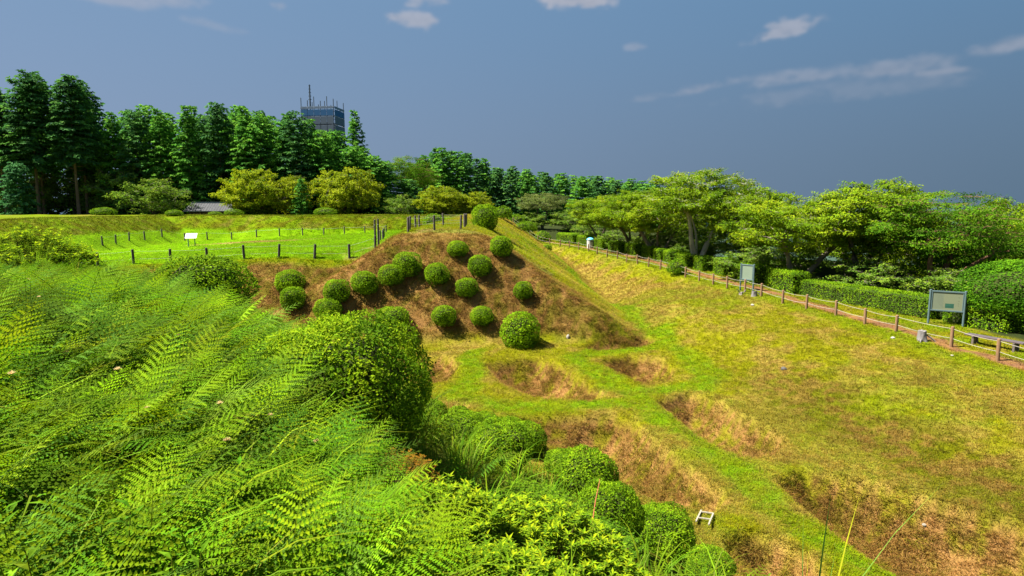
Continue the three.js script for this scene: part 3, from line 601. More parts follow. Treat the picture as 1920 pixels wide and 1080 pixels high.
function weedGeo(seed, H, n, leaf, cols) {
  const r = rng(seed), t = new Tris(), lean = [(r() - 0.5) * 0.2, (r() - 0.5) * 0.2], at = (k) => [lean[0] * k * k * H, H * k, lean[1] * k * k * H];
  t.tube([at(0), at(0.5), at(1)], [0.006, 0.005, 0.002], 4, [0.09, 0.13, 0.02], 0.1, r);
  for (let i = 0; i < n; i++) { const k = 0.2 + 0.8 * (i + r()) / n, a = i * 2.4 + r() * 0.5, d = norm([Math.cos(a), 0.55 - 0.4 * (1 - k) + (r() - 0.5) * 0.3, Math.sin(a)]); t.lance(at(k), d, norm([-Math.cos(a) * 0.5, 1, -Math.sin(a) * 0.5]), leaf * (1.15 - 0.6 * k) * (0.8 + 0.4 * r()), leaf * 0.17, tint(cols[Math.floor(r() * cols.length)], 0.18, r), 0.2); }
  return t.geometry();
}
const weedKinds = [weedGeo(401, 0.75, 26, 0.15, [[0.07, 0.16, 0.012], [0.1, 0.2, 0.014]]), weedGeo(402, 0.55, 20, 0.12, [[0.06, 0.15, 0.012], [0.09, 0.19, 0.012]])];
const bankShrubs = scene.children.filter((o) => /azalea_(bush|shrub)|leafy|reddish/.test(o.name)).map((o) => [o.position.x, o.position.z, /shrub/.test(o.name) ? 0.95 : 0.6]);
{
  const r = rng(77), ferns = [[], [], [], []], grass = [[], [], []], weeds = [[], []], heroes = [];
  const clear = (x, z, m = 1) => !bankShrubs.some(([a, b, q]) => Math.hypot(a - x, b - z) < q * m);
  const seen = (x, z) => z < -1.5 && Math.abs(x / z) < 1.12;
  for (let i = 0; i < 60000; i++) {
    const z = -1.9 - 24 * Math.pow(r(), 1.25), x = z * -1 * (r() * 2.0 - 1.05) , nf = nearFoot(x, z), dist = Math.hypot(x, z);
    if (!seen(x, z) || nf < 1.2 || dist < 3.1) continue;
    const veg = fbm(x * 0.4 + 3, 8, z * 0.4, 3), slope = nf < 9.5;
    const right = clamp((nf - 2.5) / 6);                                // thin out towards the foot of the bank
    if (r() > 0.12 + 0.22 * right) continue;
    const kind = r(), tiltAxis = r() * 6.28, tilt = (r() - 0.5) * 0.5;
    const tone = (0.5 + 0.95 * r() * r() + 0.1 * r()) * (0.7 + 0.65 * fbm(x * 1.1 + 7, 2, z * 1.1, 2)), col = [tone * (0.85 + 0.5 * r()), tone, tone * 0.9];
    if (kind < (veg > 0.5 ? 0.3 : 0.16)) { if (clear(x, z)) grass[Math.floor(r() * 3)].push([x, height(x, z) - 0.03, z, r() * 6.28, 0.95 + 0.75 * r(), tilt * 0.5, tiltAxis, [col[0] * 1.1, col[1] * 1.1, col[2] * 1.4]]); }
    else if (kind < 0.33) { if (clear(x, z)) weeds[Math.floor(r() * 2)].push([x, height(x, z) - 0.03, z, r() * 6.28, 0.75 + 0.5 * r(), tilt * 0.4, tiltAxis, col]); }
    else if (kind < 0.78) {
      if (!clear(x, z) || (dist > 6.6 && dist < 10 && x / -z > -0.42 && x / -z < -0.13) || nf < 3 + 2 * r() + 2.2 * step(8, 11, dist) || (z > -11 && x / -z > -0.17 && r() < 0.88)) continue;
      const far = step(4.5, 10, dist); if (r() < far * 0.42) continue;
      const s = (0.7 + 0.6 * r()) * (1 + 0.5 * far * step(19, 13, dist)), p = [x, height(x, z) + 0.02 + 0.2 * r(), z, r() * 6.28, s, tilt, tiltAxis, col];
      if (dist < 7.5 && heroes.length < 70 && r() < 0.35 && Math.abs(x / z) < 0.86 && x < -0.3) heroes.push(p); else ferns[Math.floor(r() * 4)].push(p);
    }
  }
  ferns.forEach((l, k) => scatter('ferns', fernKinds[k], fernMat, l, ['dense bright green ferns covering the near bank', 'fern fronds between the nearest ferns on the bank', 'ferns running down the near bank', 'ferns on the crest of the near bank'][k], 'ferns'));
  grass.forEach((l, k) => scatter('long_grass', grassKinds[k], fernMat, l, ['long arching grass among the ferns', 'tall pale grass blades standing out of the ferns', 'finer grass at the edge of the ferns'][k], 'grass'));
  weeds.forEach((l, k) => scatter('weeds', weedKinds[k], fernMat, l, ['upright weeds with narrow leaves among the ferns', 'lower narrow leaved weeds among the ferns'][k], 'weeds'));
  heroes.forEach((p, i) => {
    const g = thing('fern', 'bright green fern with arching fronds on the near bank', 'fern', [p[0], p[1] + 0.16, p[2]], p[3], 'ferns in the foreground'), n = 5 + (i % 3), q = rng(500 + i);
    for (let k = 0; k < n; k++) { const m = part(g, 'frond', i % 7 === 3 && k === 1 ? dryFrond : frondGeos[Math.floor(q() * 5)], fernMat); m.rotation.y = (k / n) * 6.28 + q() * 0.8; m.scale.setScalar(0.75 + 0.45 * q()); }
  });
}
// ---------------------------------------------------------------- trees
function tree(name, label, kind, [x, z], s, turn, group, mat = leafMat, category = 'tree', sink = 0.1) {
  const g = thing(name, label, category, on(x, z, -sink), turn, group);
  part(g, 'trunk', kind.trunk, barkMat); part(g, 'crown', kind.crown, mat);
  Array.isArray(s) ? g.scale.set(...s) : g.scale.setScalar(s);
  return g;
}
const CH = [[0.065, 0.13, 0.006], [0.105, 0.185, 0.007], [0.15, 0.225, 0.008], [0.2, 0.26, 0.01]];
const cherryA = broadleafGeo(601, { stems: [[3.3, 1.3, 5.2, 0.25], [0.1, 2.3, 5.3, 0.26], [4.6, 1.2, 4.8, 0.13]], crown: [0.3, 6.2, 0, 5.6, 2.8, 4.3], clumps: 150, apart: 0.68, clump: 1.0, leaves: 240, leaf: 0.18, flat: 0.55, gap: 0.4, cols: CH, bark: [0.34, 0.31, 0.26], bend: 1.05, under: 0.42 });
const cherryB = broadleafGeo(602, { stems: [[0.2, 3.4, 3.9, 0.24], [2.6, 2.4, 3.6, 0.18], [4.4, 1.7, 3.8, 0.14]], crown: [0.3, 4.7, 0, 4.9, 2.6, 3.9], clumps: 150, apart: 0.64, clump: 0.95, leaves: 240, leaf: 0.17, flat: 0.5, gap: 0.4, cols: CH, bark: [0.17, 0.14, 0.11], bend: 1.1, under: 0.8 });
const cherryC = broadleafGeo(603, { stems: [[2.9, 2.2, 3.7, 0.2], [0.5, 2.2, 3.9, 0.2], [5.0, 1.5, 3.4, 0.14]], crown: [0, 4.5, 0, 4.3, 2.5, 3.8], clumps: 150, apart: 0.62, clump: 0.95, leaves: 240, leaf: 0.17, flat: 0.55, gap: 0.38, cols: CH, bark: [0.1, 0.085, 0.07], under: 0.8 });
const layered = broadleafGeo(604, { stems: [[2.8, 1.2, 3.6, 0.19], [0.2, 1.6, 3.9, 0.2], [1.2, 2.6, 3.2, 0.13]], crown: [0.2, 4.7, 0, 4.4, 2.0, 3.6], clumps: 85, apart: 0.85, clump: 1.15, leaves: 280, leaf: 0.14, flat: 0.26, gap: 0.4, cols: [[0.04, 0.11, 0.006], [0.065, 0.155, 0.008], [0.1, 0.19, 0.008]], bark: [0.16, 0.085, 0.05], under: 0.7 });
const dome = broadleafGeo(605, { stems: [[2.8, 1.6, 2.9, 0.2], [0.2, 1.8, 2.9, 0.2], [4.2, 1.6, 2.8, 0.16]], crown: [0, 3.6, 0, 5.6, 3.1, 4.6], clumps: 190, apart: 0.66, clump: 0.95, leaves: 150, leaf: 0.25, flat: 0.7, gap: 0.26, cols: [[0.11, 0.165, 0.006], [0.17, 0.22, 0.008], [0.23, 0.27, 0.01]], under: 0.95 });
const bushy = broadleafGeo(606, { stems: [[2.8, 0.8, 1.6, 0.12], [0.2, 0.8, 1.7, 0.12], [4.2, 0.7, 1.6, 0.1]], crown: [0, 2.1, 0, 2.6, 1.9, 2.4], clumps: 80, apart: 0.5, clump: 0.65, leaves: 100, leaf: 0.18, flat: 0.8, gap: 0.25, cols: [[0.07, 0.14, 0.02], [0.1, 0.18, 0.022], [0.14, 0.21, 0.026]], under: 1 });
const RT = 'trees along the footpath';
tree('cherry_tree', 'tall cherry tree with pale forked V shaped trunks behind the hedge', cherryA, [16.9, -55.5], [1, 0.98, 1], 0.1, RT);
tree('cherry_tree', 'cherry tree with a leaning dark trunk left of the forked one', cherryB, [15.2, -63.5], [0.98, 1.02, 1], 2.6, RT);
tree('cherry_tree', 'cherry tree with a curved trunk, second left of the forked one', cherryC, [13.6, -70], [1.05, 1.0, 1], 0.5, RT);
tree('cherry_tree', 'pale green cherry tree farthest along the footpath', cherryB, [11.4, -79.5], [0.95, 0.95, 1], 1.2, RT);
tree('cherry_tree', 'cherry tree with a thick limb reaching to the right above the long hedge', cherryB, [20.6, -44.0], [1.0, 0.93, 1], 0.1, RT);
tree('cherry_tree', 'tall airy cherry tree behind the long hedge, right of the reaching limb', cherryC, [24.6, -42.0], [1.15, 1.08, 1.1], 3.9, RT);
tree('cherry_tree', 'cherry tree filling the gap right of the forked trunks', cherryC, [20.8, -53.0], [0.9, 0.9, 1], 2.2, RT);
tree('layered_tree', 'flat layered tree with reddish trunks behind the notice board', layered, [26.6, -38.0], [1.05, 1.02, 1], 0.3, RT);
tree('layered_tree', 'layered tree at the right edge behind the round clipped tree', layered, [30.4, -38.5], [1.0, 0.9, 1], 2.1, RT);
tree('broadleaf_tree', 'dark green tree top at the far right edge', cherryC, [36.8, -45.0], [1.25, 1.5, 1.25], 0.4, RT);
const roundTree = topiaryGeo(41, 12000, 0.055, [[0.03, 0.09, 0.005], [0.055, 0.15, 0.006], [0.08, 0.19, 0.008]], { lump: 0.14, low: -0.35 });
{
  const g = thing('round_tree', 'round clipped tree with a bent trunk at the right edge', 'tree', on(25.6, -30.6, -0.1));
  const f = part(g, 'crown', roundTree.foliage, leafMat); f.position.y = 1.75; f.scale.set(2.7, 1.75, 2.4);
  const c = part(g, 'branch_core', roundTree.core, barkMat); c.position.y = 1.75; c.scale.set(2.6, 1.6, 2.3);
  const t = new Tris(), r = rng(9); t.tube([[0.3, -0.1, 0.6], [0.0, 0.6, 0.4], [0.35, 1.2, 0.2], [0.1, 1.8, 0]], [0.16, 0.13, 0.12, 0.08], 8, [0.07, 0.055, 0.04], 0.25, r); t.tube([[0.0, 0.6, 0.4], [-0.9, 1.1, 0.3], [-1.5, 1.6, 0.1]], [0.09, 0.07, 0.04], 6, [0.07, 0.055, 0.04], 0.25, r);
  part(g, 'trunk', t.geometry(), barkMat);
}
// undergrowth between the hedges and the trees
[[18.6, -47.5, 0.75, 'dark undergrowth bush left of the reaching cherry limb'], [23.0, -39.6, 0.8, 'dark bush under the airy cherry tree behind the long hedge'], [25.6, -35.4, 0.72, 'dark bush behind the right end of the long hedge'], [17.6, -58.0, 0.7, 'bush right behind the forked cherry trunks'], [14.9, -67, 0.7, 'bush between the curved trunk and the leaning trunk'], [28.6, -34.8, 0.8, 'dark bush behind the round clipped tree'], [21.6, -47.6, 0.9, 'dense bush deep behind the reaching cherry limb'], [12.4, -74.5, 0.7, 'bush behind the litter bin'], [19.4, -61.5, 1.0, 'bush filling the gap right behind the forked cherry trunks'], [18.6, -65.5, 1.1, 'dense bush farther behind the forked cherry trunks'], [22.4, -57.0, 1.0, 'dense bush under the cherry right of the forked trunks'], [8.6, -96, 1.0, 'bush beyond the far end of the rope fence'], [11.8, -90, 0.95, 'bush behind the far hedges'], [3.6, -97.5, 0.8, 'bush under the pale umbrella shaped tree']]
  .forEach(([x, z, s, label], i) => tree('undergrowth_bush', label, bushy, [x, z], [s * 1.3, s * 0.85, s * 1.2], i * 1.3, 'undergrowth behind the hedges', leafMat, 'bush'));

[[-88, -103], [-82, -106], [-76, -107], [-71, -108], [-66, -104], [-62, -101], [-92, -108]].forEach(([x, z], i) => tree('forest_bush', 'dark understorey bush among the cedar trunks', bushy, [x, z], [2.2, 1.7 + 0.3 * (i % 3), 2.0], i * 1.3, 'understorey among the cedars', needleMat, 'bush'));
// trees lower down the hillside, behind the row by the path
[[28.5, -50, 1.5, 'dense tree down the hillside behind the airy cherry'], [24.0, -60, 1.6, 'dense tree down the hillside right of the forked cherry'], [33.5, -48, 1.55, 'dense tree down the hillside behind the layered tree'], [20.5, -68, 1.5, 'dense tree down the hillside behind the leaning cherry'], [17.5, -78, 1.5, 'dense tree down the hillside behind the far cherry trees'], [36.5, -42, 1.4, 'dense tree down the hillside at the right edge']]
  .forEach(([x, z, s, label], i) => { tree('hillside_tree', label, i % 2 ? cherryC : cherryB, [x, z], [s * 0.72, s * 0.68, s * 0.72], i * 2.1, 'trees down the hillside'); });

// the dark wood behind the lawn
const CK = [[[0.04, 0.13, 0.014], [0.065, 0.18, 0.016], [0.11, 0.24, 0.02]], [[0.028, 0.085, 0.02], [0.045, 0.125, 0.024], [0.07, 0.165, 0.026]]];
const conifers = [
  coniferGeo(701, 20, 5.0, { base: 0.06, cols: CK[0], sharp: 0.4 }), coniferGeo(702, 20, 5.3, { base: 0.08, cols: CK[0], sharp: 0.36 }), coniferGeo(703, 20, 4.8, { base: 0.06, cols: CK[1], sharp: 0.42 }),
  coniferGeo(704, 20, 4.4, { base: 0.05, cols: CK[0], sharp: 0.62 }),
  coniferGeo(705, 25, 5.2, { base: 0.36, cols: CK[1], sharp: 0.4, dead: 12 }), coniferGeo(706, 25, 4.8, { base: 0.42, cols: CK[1], sharp: 0.45, dead: 16 }),
];
[[-80.5, -98, 5, 0.9, 'tall cedar at the left edge with dead bare branches below its crown'], [-74.5, -97, 4, 0.93, 'tall cedar with a long bare pale trunk, second from the left edge'], [-68.3, -97, 5, 0.87, 'tall cedar with a bare trunk standing left of the pale green bush'], [-84.5, -101, 4, 0.88, 'tall cedar cut by the left edge of the picture'], [-71, -103, 4, 0.92, 'tall cedar between and behind the two bare pale trunks'], [-79, -104, 4, 0.92, 'tall cedar behind the leftmost bare trunk'], [-75, -112, 2, 1.05, 'dark cedar deep in the wood at the left'], [-69, -113, 1, 1.0, 'broad dark conifer closing the gap behind the bare trunks'], [-80, -116, 0, 1.05, 'broad dark conifer deep behind the leftmost cedars'], [-90, -108, 0, 1.0, 'broad dark conifer behind the cedar cut by the left edge'], [-85, -111, 2, 1.05, 'dark cedar deep in the wood at the far left edge']]
  .forEach(([x, z, k, s, label], i) => tree('cedar_tree', label, conifers[k], [x, z], [s, s * (0.92 + 0.05 * (i % 3)), s], i * 1.9, 'tall cedars at the left', needleMat));
const farConifers = [0, 1, 2, 3].map((k) => coniferGeo(721 + k, 20, 4.6 + 0.3 * k, { base: 0.06, cols: CK[k % 2], sharp: [0.42, 0.55, 0.5, 0.65][k], density: 1.4, spray: 0.85, whorl: 7, levels: 30 }));
{
  const r = rng(88);
  const topY = table([[-86, 27], [-70, 26.5], [-64, 27.5], [-45, 27.2], [-34, 26], [-29, 23.5], [-25, 21], [-21.5, 18], [-19, 15.5]]);
  for (let row = 0; row < 3; row++) for (let x = -65; x < -18 - row * 1.5; x += 3.7 + r() * 0.9) {
    const X = x + (r() - 0.5) * 1.2 + row * 1.6, z = -99 - row * 6.5 - r() * 2.5, k = Math.floor(r() * 4), ground = height(X, z), top = topY(X * 103 / -z, 1.5) - 10, s = (10 + top * (-z / 105) - ground) / 20 * (0.86 + 0.14 * r());
    tree('conifer_tree', 'dark green conifer in the dense wood behind the lawn', conifers[k], [X, z], [Math.max(0.72, s * 0.95), s, Math.max(0.72, s * 0.95)], r() * 6.28, 'conifers of the wood behind the lawn', needleMat);
  }
  tree('conifer_tree', 'pointed conifer standing above the wood right beside the tower', conifers[3], [-28.2, -112], [0.75, 0.96, 0.75], 1, null, needleMat);
  // the lower wood farther off, falling away to the right
  const topB = table([[-22, 20.5], [-17, 24.5], [-9, 23], [-5, 20.5], [2, 19], [12, 18], [24, 16.8], [36, 15.6]]);
  for (let row = 0; row < 3; row++) for (let x = -23; x < 40; x += 3.3 + r() * 1.0) {
    const X = x + row * 1.8, z = -134 - row * 9 - r() * 5, k = Math.floor(r() * 4), ground = height(X, z), top = topB(X * 140 / -z, 1.2), s = (10 + (top - 10) * (-z / 140) - ground) / 20 * (0.86 + 0.14 * r());
    tree('conifer_tree', 'conifer in the far dark wood beyond the end of the moat', farConifers[k], [X, z], [Math.max(0.7, s), s, Math.max(0.7, s)], r() * 6.28, 'conifers of the far wood', needleMat);
  }
}
const BT = 'trees behind the rear bank';
tree('yellow_tree', 'wide domed yellow green tree behind the rear bank, right of the roof', dome, [-37.2, -93.5], [1.25, 1.15, 1.1], 0.3, BT);
tree('yellow_tree', 'domed yellow green tree right of the widest one, behind the rear bank', dome, [-25.3, -94], [0.98, 1.2, 1.1], 2.3, BT);
tree('small_conifer', 'small dark conifer between the two domed yellow trees', coniferGeo(711, 5.5, 1.9, { base: 0.04, cols: CK[0], sharp: 0.7, spray: 0.35, levels: 22 }), [-31.2, -91.6], 1.05, 0, BT, needleMat);
tree('pale_bush', 'grey green bushy tree left of the roof, against the dark wood', bushy, [-53.5, -92.5], [1.9, 1.5, 1.5], 0.7, BT);
tree('green_bush', 'fresh green bush behind the rear bank, left of the fenced rampart top', bushy, [-17.0, -92.5], [1.05, 0.95, 1], 1.7, BT);
tree('yellow_bush', 'bright yellow green small tree right behind the fenced rampart top', dome, [-10.2, -91], [0.82, 0.72, 0.75], 1.1, BT);
tree('yellow_bush', 'yellow green bush at the right end of the rear bank', dome, [-5.6, -90], [0.5, 0.55, 0.5], 3.1, BT);
tree('pine_tree', 'pale layered pine in the notch between the two woods', layered, [-19.5, -118], [1.3, 1.75, 1.2], 0.9, BT);
tree('umbrella_tree', 'pale umbrella shaped tree in front of the far wood, beyond the hedges', broadleafGeo(607, { stems: [[2.8, 1.2, 3, 0.18], [0.2, 1.4, 3.2, 0.18]], crown: [0, 4, 0, 4.6, 1.7, 3.6], clumps: 70, apart: 0.8, clump: 1.0, leaves: 170, leaf: 0.18, flat: 0.35, gap: 0.3, cols: [[0.06, 0.09, 0.03], [0.11, 0.15, 0.05], [0.15, 0.19, 0.07]], under: 0.6 }), [4.9, -100], [1, 1.05, 1], 0.5, BT);
tree('weeping_tree', 'small soft green weeping tree at the foot of the cedars', coniferGeo(712, 8, 2.5, { base: 0.05, cols: [[0.03, 0.1, 0.03], [0.045, 0.13, 0.035], [0.06, 0.16, 0.04]], sharp: 0.35, spray: 0.5, levels: 26 }), [-73.5, -92], [1, 1, 1], 0, BT, needleMat);
// low bushes on the rear bank and beyond the end of the moat
const lowBush = topiaryGeo(51, 1500, 0.16, [[0.06, 0.13, 0.006], [0.1, 0.19, 0.008], [0.14, 0.23, 0.01]], { lump: 0.2, low: -0.4 });
[[-40.0, -88.6, 2.6, 0.45, 'low bright bush on the rear bank beside the roof end'], [-26.8, -88.3, 3.2, 0.42, 'low bright bush on the rear bank before the right domed tree'], [-58.4, -88, 3.2, 0.4, 'low bush on the rear bank at the left, before the cedars'], [-42.6, -88.2, 1.8, 0.4, 'very low bush on the rear bank before the roof'], [-10.4, -82, 3.0, 0.8, 'rounded bush behind the fence of the rampart top'], [-47.5, -86.5, 2.2, 0.45, 'low bush on the rear bank left of the roof']]
  .forEach(([x, z, w, sy, label], i) => shrub('low_bush', label, 'low bushes on the rear bank', x, z, w, sy, lowBush, i * 2.1));

// ---------------------------------------------------------------- hedges
function hedgeGeo(seed, L, H, D, n, leaf) {                              // clipped hedge block, rounded, leaves all over it
  const r = rng(seed), t = new Tris(), core = new Tris(), rd = Math.min(0.32, H * 0.35);
  const wob = (p) => 1 + 0.12 * (fbm(p[0] * 1.1 + seed, p[1] * 1.6, p[2] * 1.6, 3) - 0.5) * 2;
  const place = (u) => {                                                // a point on the rounded box and its outward normal
    const areas = [L * D, L * H, L * H, D * H, D * H], tot = areas.reduce((a, b) => a + b); let k = r() * tot, f = 0; while (k > areas[f]) k -= areas[f++];
    const a = r() - 0.5, b = r() - 0.5; let p = f === 0 ? [a * L, H, b * D] : f === 1 ? [a * L, r() * H, D / 2] : f === 2 ? [a * L, r() * H, -D / 2] : f === 3 ? [L / 2, r() * H, b * D] : [-L / 2, r() * H, b * D];
    const c = [clamp(p[0], -L / 2 + rd, L / 2 - rd), Math.min(p[1], H - rd), clamp(p[2], -D / 2 + rd, D / 2 - rd)], d = sub(p, c), m = Math.hypot(...d), nn = m > 1e-4 ? norm(d) : [0, 1, 0], R = rd * wob(p);
    return [[c[0] + nn[0] * R * 1.02, c[1] + nn[1] * R, c[2] + nn[2] * R * 1.02], nn];
  };
  for (let i = 0; i < n; i++) {
    const [p, nn] = place(), q = r() < 0.7 ? r() * 0.04 : r() * 0.2, j = dirOf(r), pk = fbm(p[0] * 1.3 + seed, p[1] * 2, p[2] * 2, 2) + (r() - 0.5) * 0.5;
    const c = pk > 0.58 ? [0.15, 0.25, 0.008] : pk > 0.4 ? [0.1, 0.2, 0.007] : [0.06, 0.13, 0.006];
    const jd = j[0] * nn[0] + j[1] * nn[1] + j[2] * nn[2]; t.leaf(add(p, nn, -q), norm([j[0] - jd * nn[0] + 0.3 * nn[0], j[1] - jd * nn[1] + 0.3 * nn[1] + 0.1, j[2] - jd * nn[2] + 0.3 * nn[2]]), norm([nn[0] + (r() - 0.5), nn[1] + 0.25 + (r() - 0.5), nn[2] + (r() - 0.5)]), leaf * (0.7 + 0.6 * r()), leaf * 0.5, tint(c, 0.2, r));
  }
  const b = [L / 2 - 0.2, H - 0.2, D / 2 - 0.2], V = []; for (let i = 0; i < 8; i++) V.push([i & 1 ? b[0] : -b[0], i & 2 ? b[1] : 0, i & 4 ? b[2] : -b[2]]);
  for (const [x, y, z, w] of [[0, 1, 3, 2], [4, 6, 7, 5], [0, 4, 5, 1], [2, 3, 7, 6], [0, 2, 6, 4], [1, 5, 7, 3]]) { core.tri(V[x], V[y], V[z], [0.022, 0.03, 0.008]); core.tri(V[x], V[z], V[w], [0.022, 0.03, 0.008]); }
  return { foliage: t.geometry(), core: core.geometry() };
}
const hedgeKinds = [hedgeGeo(61, 2.1, 1.3, 1.4, 3200, 0.11), hedgeGeo(62, 2.9, 1.25, 1.4, 4000, 0.11), hedgeGeo(63, 1.6, 1.3, 1.4, 2600, 0.11)];
function hedge(label, kind, x, z, turn, s = [1, 1, 1]) {
  const g = thing('hedge', label, 'hedge', on(x, z, -0.04), turn, 'clipped hedges along the footpath');
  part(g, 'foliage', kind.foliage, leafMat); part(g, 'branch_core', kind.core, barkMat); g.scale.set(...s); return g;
}
const pathTurn = (z) => Math.atan2(-1, (pathX(z + 1) - pathX(z - 1)) / 2);   // hedge length runs along the path
const along = (z, off) => [pathX(z) + off, z];
{
  const longHedge = hedgeGeo(64, 9.8, 1.15, 1.4, 12000, 0.085);
  const g = thing('hedge', 'long unbroken clipped hedge beside the footpath, left of the notice board', 'hedge', on(21.15, -37.0, -0.05), -1.194, 'clipped hedges along the footpath');
  part(g, 'foliage', longHedge.foliage, leafMat); part(g, 'branch_core', longHedge.core, barkMat);
  hedge('hedge block right of the big notice board', hedgeKinds[1], 23.9, -30.6, -1.15, [1.05, 1.0, 1.1]);
  hedge('hedge block at the right edge under the round clipped tree', hedgeKinds[0], 26.0, -28.8, -1.0, [1.2, 1.05, 1.3]);
  hedge('hedge block in deep shade just right of the pale green notice board', hedgeKinds[1], ...along(-42.0, 2.7), pathTurn(-42), [1.1, 1.15, 1.1]);
  hedge('wide hedge block left of the pale green notice board', hedgeKinds[1], ...along(-46.2, 2.5), pathTurn(-46), [1.05, 1.15, 1.1]);
  hedge('narrow hedge block right of the forked cherry trunks', hedgeKinds[2], ...along(-49.6, 2.4), pathTurn(-49), [1, 1.1, 1]);
  hedge('hedge block at the foot of the forked cherry trunks', hedgeKinds[2], ...along(-53.0, 2.4), pathTurn(-53));
  hedge('hedge block left of the forked cherry trunks', hedgeKinds[0], ...along(-56.0, 2.2), pathTurn(-56));
  hedge('yellow green hedge block, second left of the forked cherry trunks', hedgeKinds[2], ...along(-58.4, 2.1), pathTurn(-58));
  hedge('hedge block, third left of the forked cherry trunks', hedgeKinds[2], ...along(-60.6, 2.1), pathTurn(-60));
  hedge('hedge block in front of the leaning cherry trunk', hedgeKinds[0], ...along(-63.4, 2.2), pathTurn(-63));
  hedge('hedge block in front of the curved cherry trunk', hedgeKinds[1], ...along(-67.0, 2.1), pathTurn(-67));
  hedge('dark hedge block right of the litter bin', hedgeKinds[0], ...along(-71.0, 2.0), pathTurn(-71), [1.2, 1, 1]);
  hedge('hedge block touching the litter bin on its right', hedgeKinds[0], ...along(-74.4, 1.8), pathTurn(-74));
  hedge('hedge block left of the litter bin', hedgeKinds[1], ...along(-79.4, 2.4), pathTurn(-79), [1, 1.1, 1]);
  hedge('long far hedge block, second left of the litter bin', hedgeKinds[1], ...along(-83.4, 2.4), pathTurn(-83), [1.5, 1.15, 1]);
}
{
  const b = [[4.4, -87, 2.2, 0.8, 'rounded bush at the far end of the rope fence'], [2.4, -90, 2.4, 0.8, 'rounded bush beyond the end of the moat, second from the hedges'], [0.6, -93, 2.8, 0.8, 'larger rounded bush beyond the end of the moat'], [-1.2, -80, 2.4, 0.85, 'rounded bush showing over the right shoulder of the rampart'], [1.5, -84, 2.0, 0.8, 'small rounded bush between the rampart shoulder and the rope fence']];
  b.forEach(([x, z, w, sy, label], i) => shrub('round_bush', label, 'rounded bushes beyond the end of the moat', x, z, w, sy, lowBush, i * 1.3));
  shrub('azalea_ball', 'tall clipped azalea behind the right shoulder of the rampart top', null, -2.2, -50.5, 2.0, 1.1, topi[1], 0.4);
  shrub('azalea_ball', 'single small shrub alone on the slope by the rope fence', null, 4.4, -75.5, 1.0, 0.85, topi[2], 0.9);
  shrub('azalea_ball', 'round shrub standing in the line of the rope fence before the forked cherry', null, 13.9, -51.2, 1.6, 0.95, lowBush, 2.2);
  shrub('azalea_ball', 'half hidden azalea left of the yellow green mound, below the lawn fence', null, -22.2, -39.3, 1.3, 0.95, topi[3], 1.2);
}
// ---------------------------------------------------------------- fences, signs and other built things
const postWood = wood('post_wood', [0.17, 0.095, 0.045]), greyWood = wood('grey_wood', [0.085, 0.068, 0.058]), darkWood = wood('dark_wood', [0.04, 0.034, 0.03]), ropeMat = plain('rope', [0.27, 0.25, 0.2], 0.9), steel = plain('green_grey_paint', [0.06, 0.1, 0.11], 0.6), wireMat = plain('wire', [0.25, 0.26, 0.23], 0.6, 0.2);
function postGeo(r, h) {                                                  // round post with a chamfered head
  const g = new THREE.LatheGeometry([[0.001, -0.35], [r, -0.35], [r * 0.97, h * 0.5], [r * 0.98, h - r * 0.35], [r * 0.72, h - 0.004], [0.001, h]].map((p) => new THREE.Vector2(...p)), 12);
  return g;
}
function ropeGeo(a, b, r, sag) {                                          // hanging line between two points
  const A = new THREE.Vector3(...a), B = new THREE.Vector3(...b), M = A.clone().lerp(B, 0.5); M.y -= sag * 2;
  return new THREE.TubeGeometry(new THREE.QuadraticBezierCurve3(A, M, B), 8, r, 5);
}
function fence(name, label, posts, o) {
  const [x0, , z0] = on(...posts[0]), y0 = height(...posts[0]), g = thing(name, label, 'fence', [x0, y0, z0]), r = rng(o.seed), geo = postGeo(o.r, o.h);
  const heads = posts.map(([x, z], i) => {
    const m = part(g, 'post', geo, o.mat); m.position.set(x - x0, height(x, z) - y0, z - z0); m.rotation.set((r() - 0.5) * (o.lean ?? 0.06), r() * 6, (r() - 0.5) * (o.lean ?? 0.06)); m.scale.y = 0.95 + 0.1 * r(); return m;
  });
  for (const hh of o.lines) for (let i = 0; i + 1 < heads.length; i++) {
    if (o.skip?.includes(i)) continue;
    const at = (m, k) => { const v = new THREE.Vector3(0, hh * m.scale.y, 0).applyEuler(m.rotation).add(m.position); return v.toArray(); };
    part(g, o.lineName, ropeGeo(at(heads[i]), at(heads[i + 1]), o.lineR, o.sag * (0.6 + 0.8 * r())), o.lineMat);
  }
  return g;
}
const ropePosts = [];
for (const [x, z] of [[20.1, -24.66], [19.78, -26.91], [19.02, -29.69], [18.44, -31.39], [18.08, -33.59], [17.35, -35.5], [16.82, -37.49], [16.31, -39.53], [16.0, -41.5], [15.4, -43.3], [15.09, -45.43], [14.7, -47.6], [14.15, -49.5], [13.95, -52.2], [13.35, -54.6], [12.78, -56.89], [12.2, -59.18], [11.61, -61.61], [11.14, -64.3], [10.44, -66.9], [9.75, -69.7], [9.09, -72.5], [8.22, -75.2], [7.3, -77.5], [6.32, -80.0], [5.1, -82.4], [3.6, -84.6], [1.9, -86.8], [0.2, -89]]) ropePosts.push([x, z]);
ropePosts.unshift([20.5, -22.3], [20.8, -19.9]); ropePosts.sort((a, b) => b[1] - a[1]);
fence('rope_fence', 'rope fence of short round wooden posts along the earth footpath', ropePosts, { seed: 5, r: 0.075, h: 0.88, mat: postWood, lines: [0.78, 0.36], lineName: 'rope', lineR: 0.01, lineMat: ropeMat, sag: 0.05, lean: 0.07 });
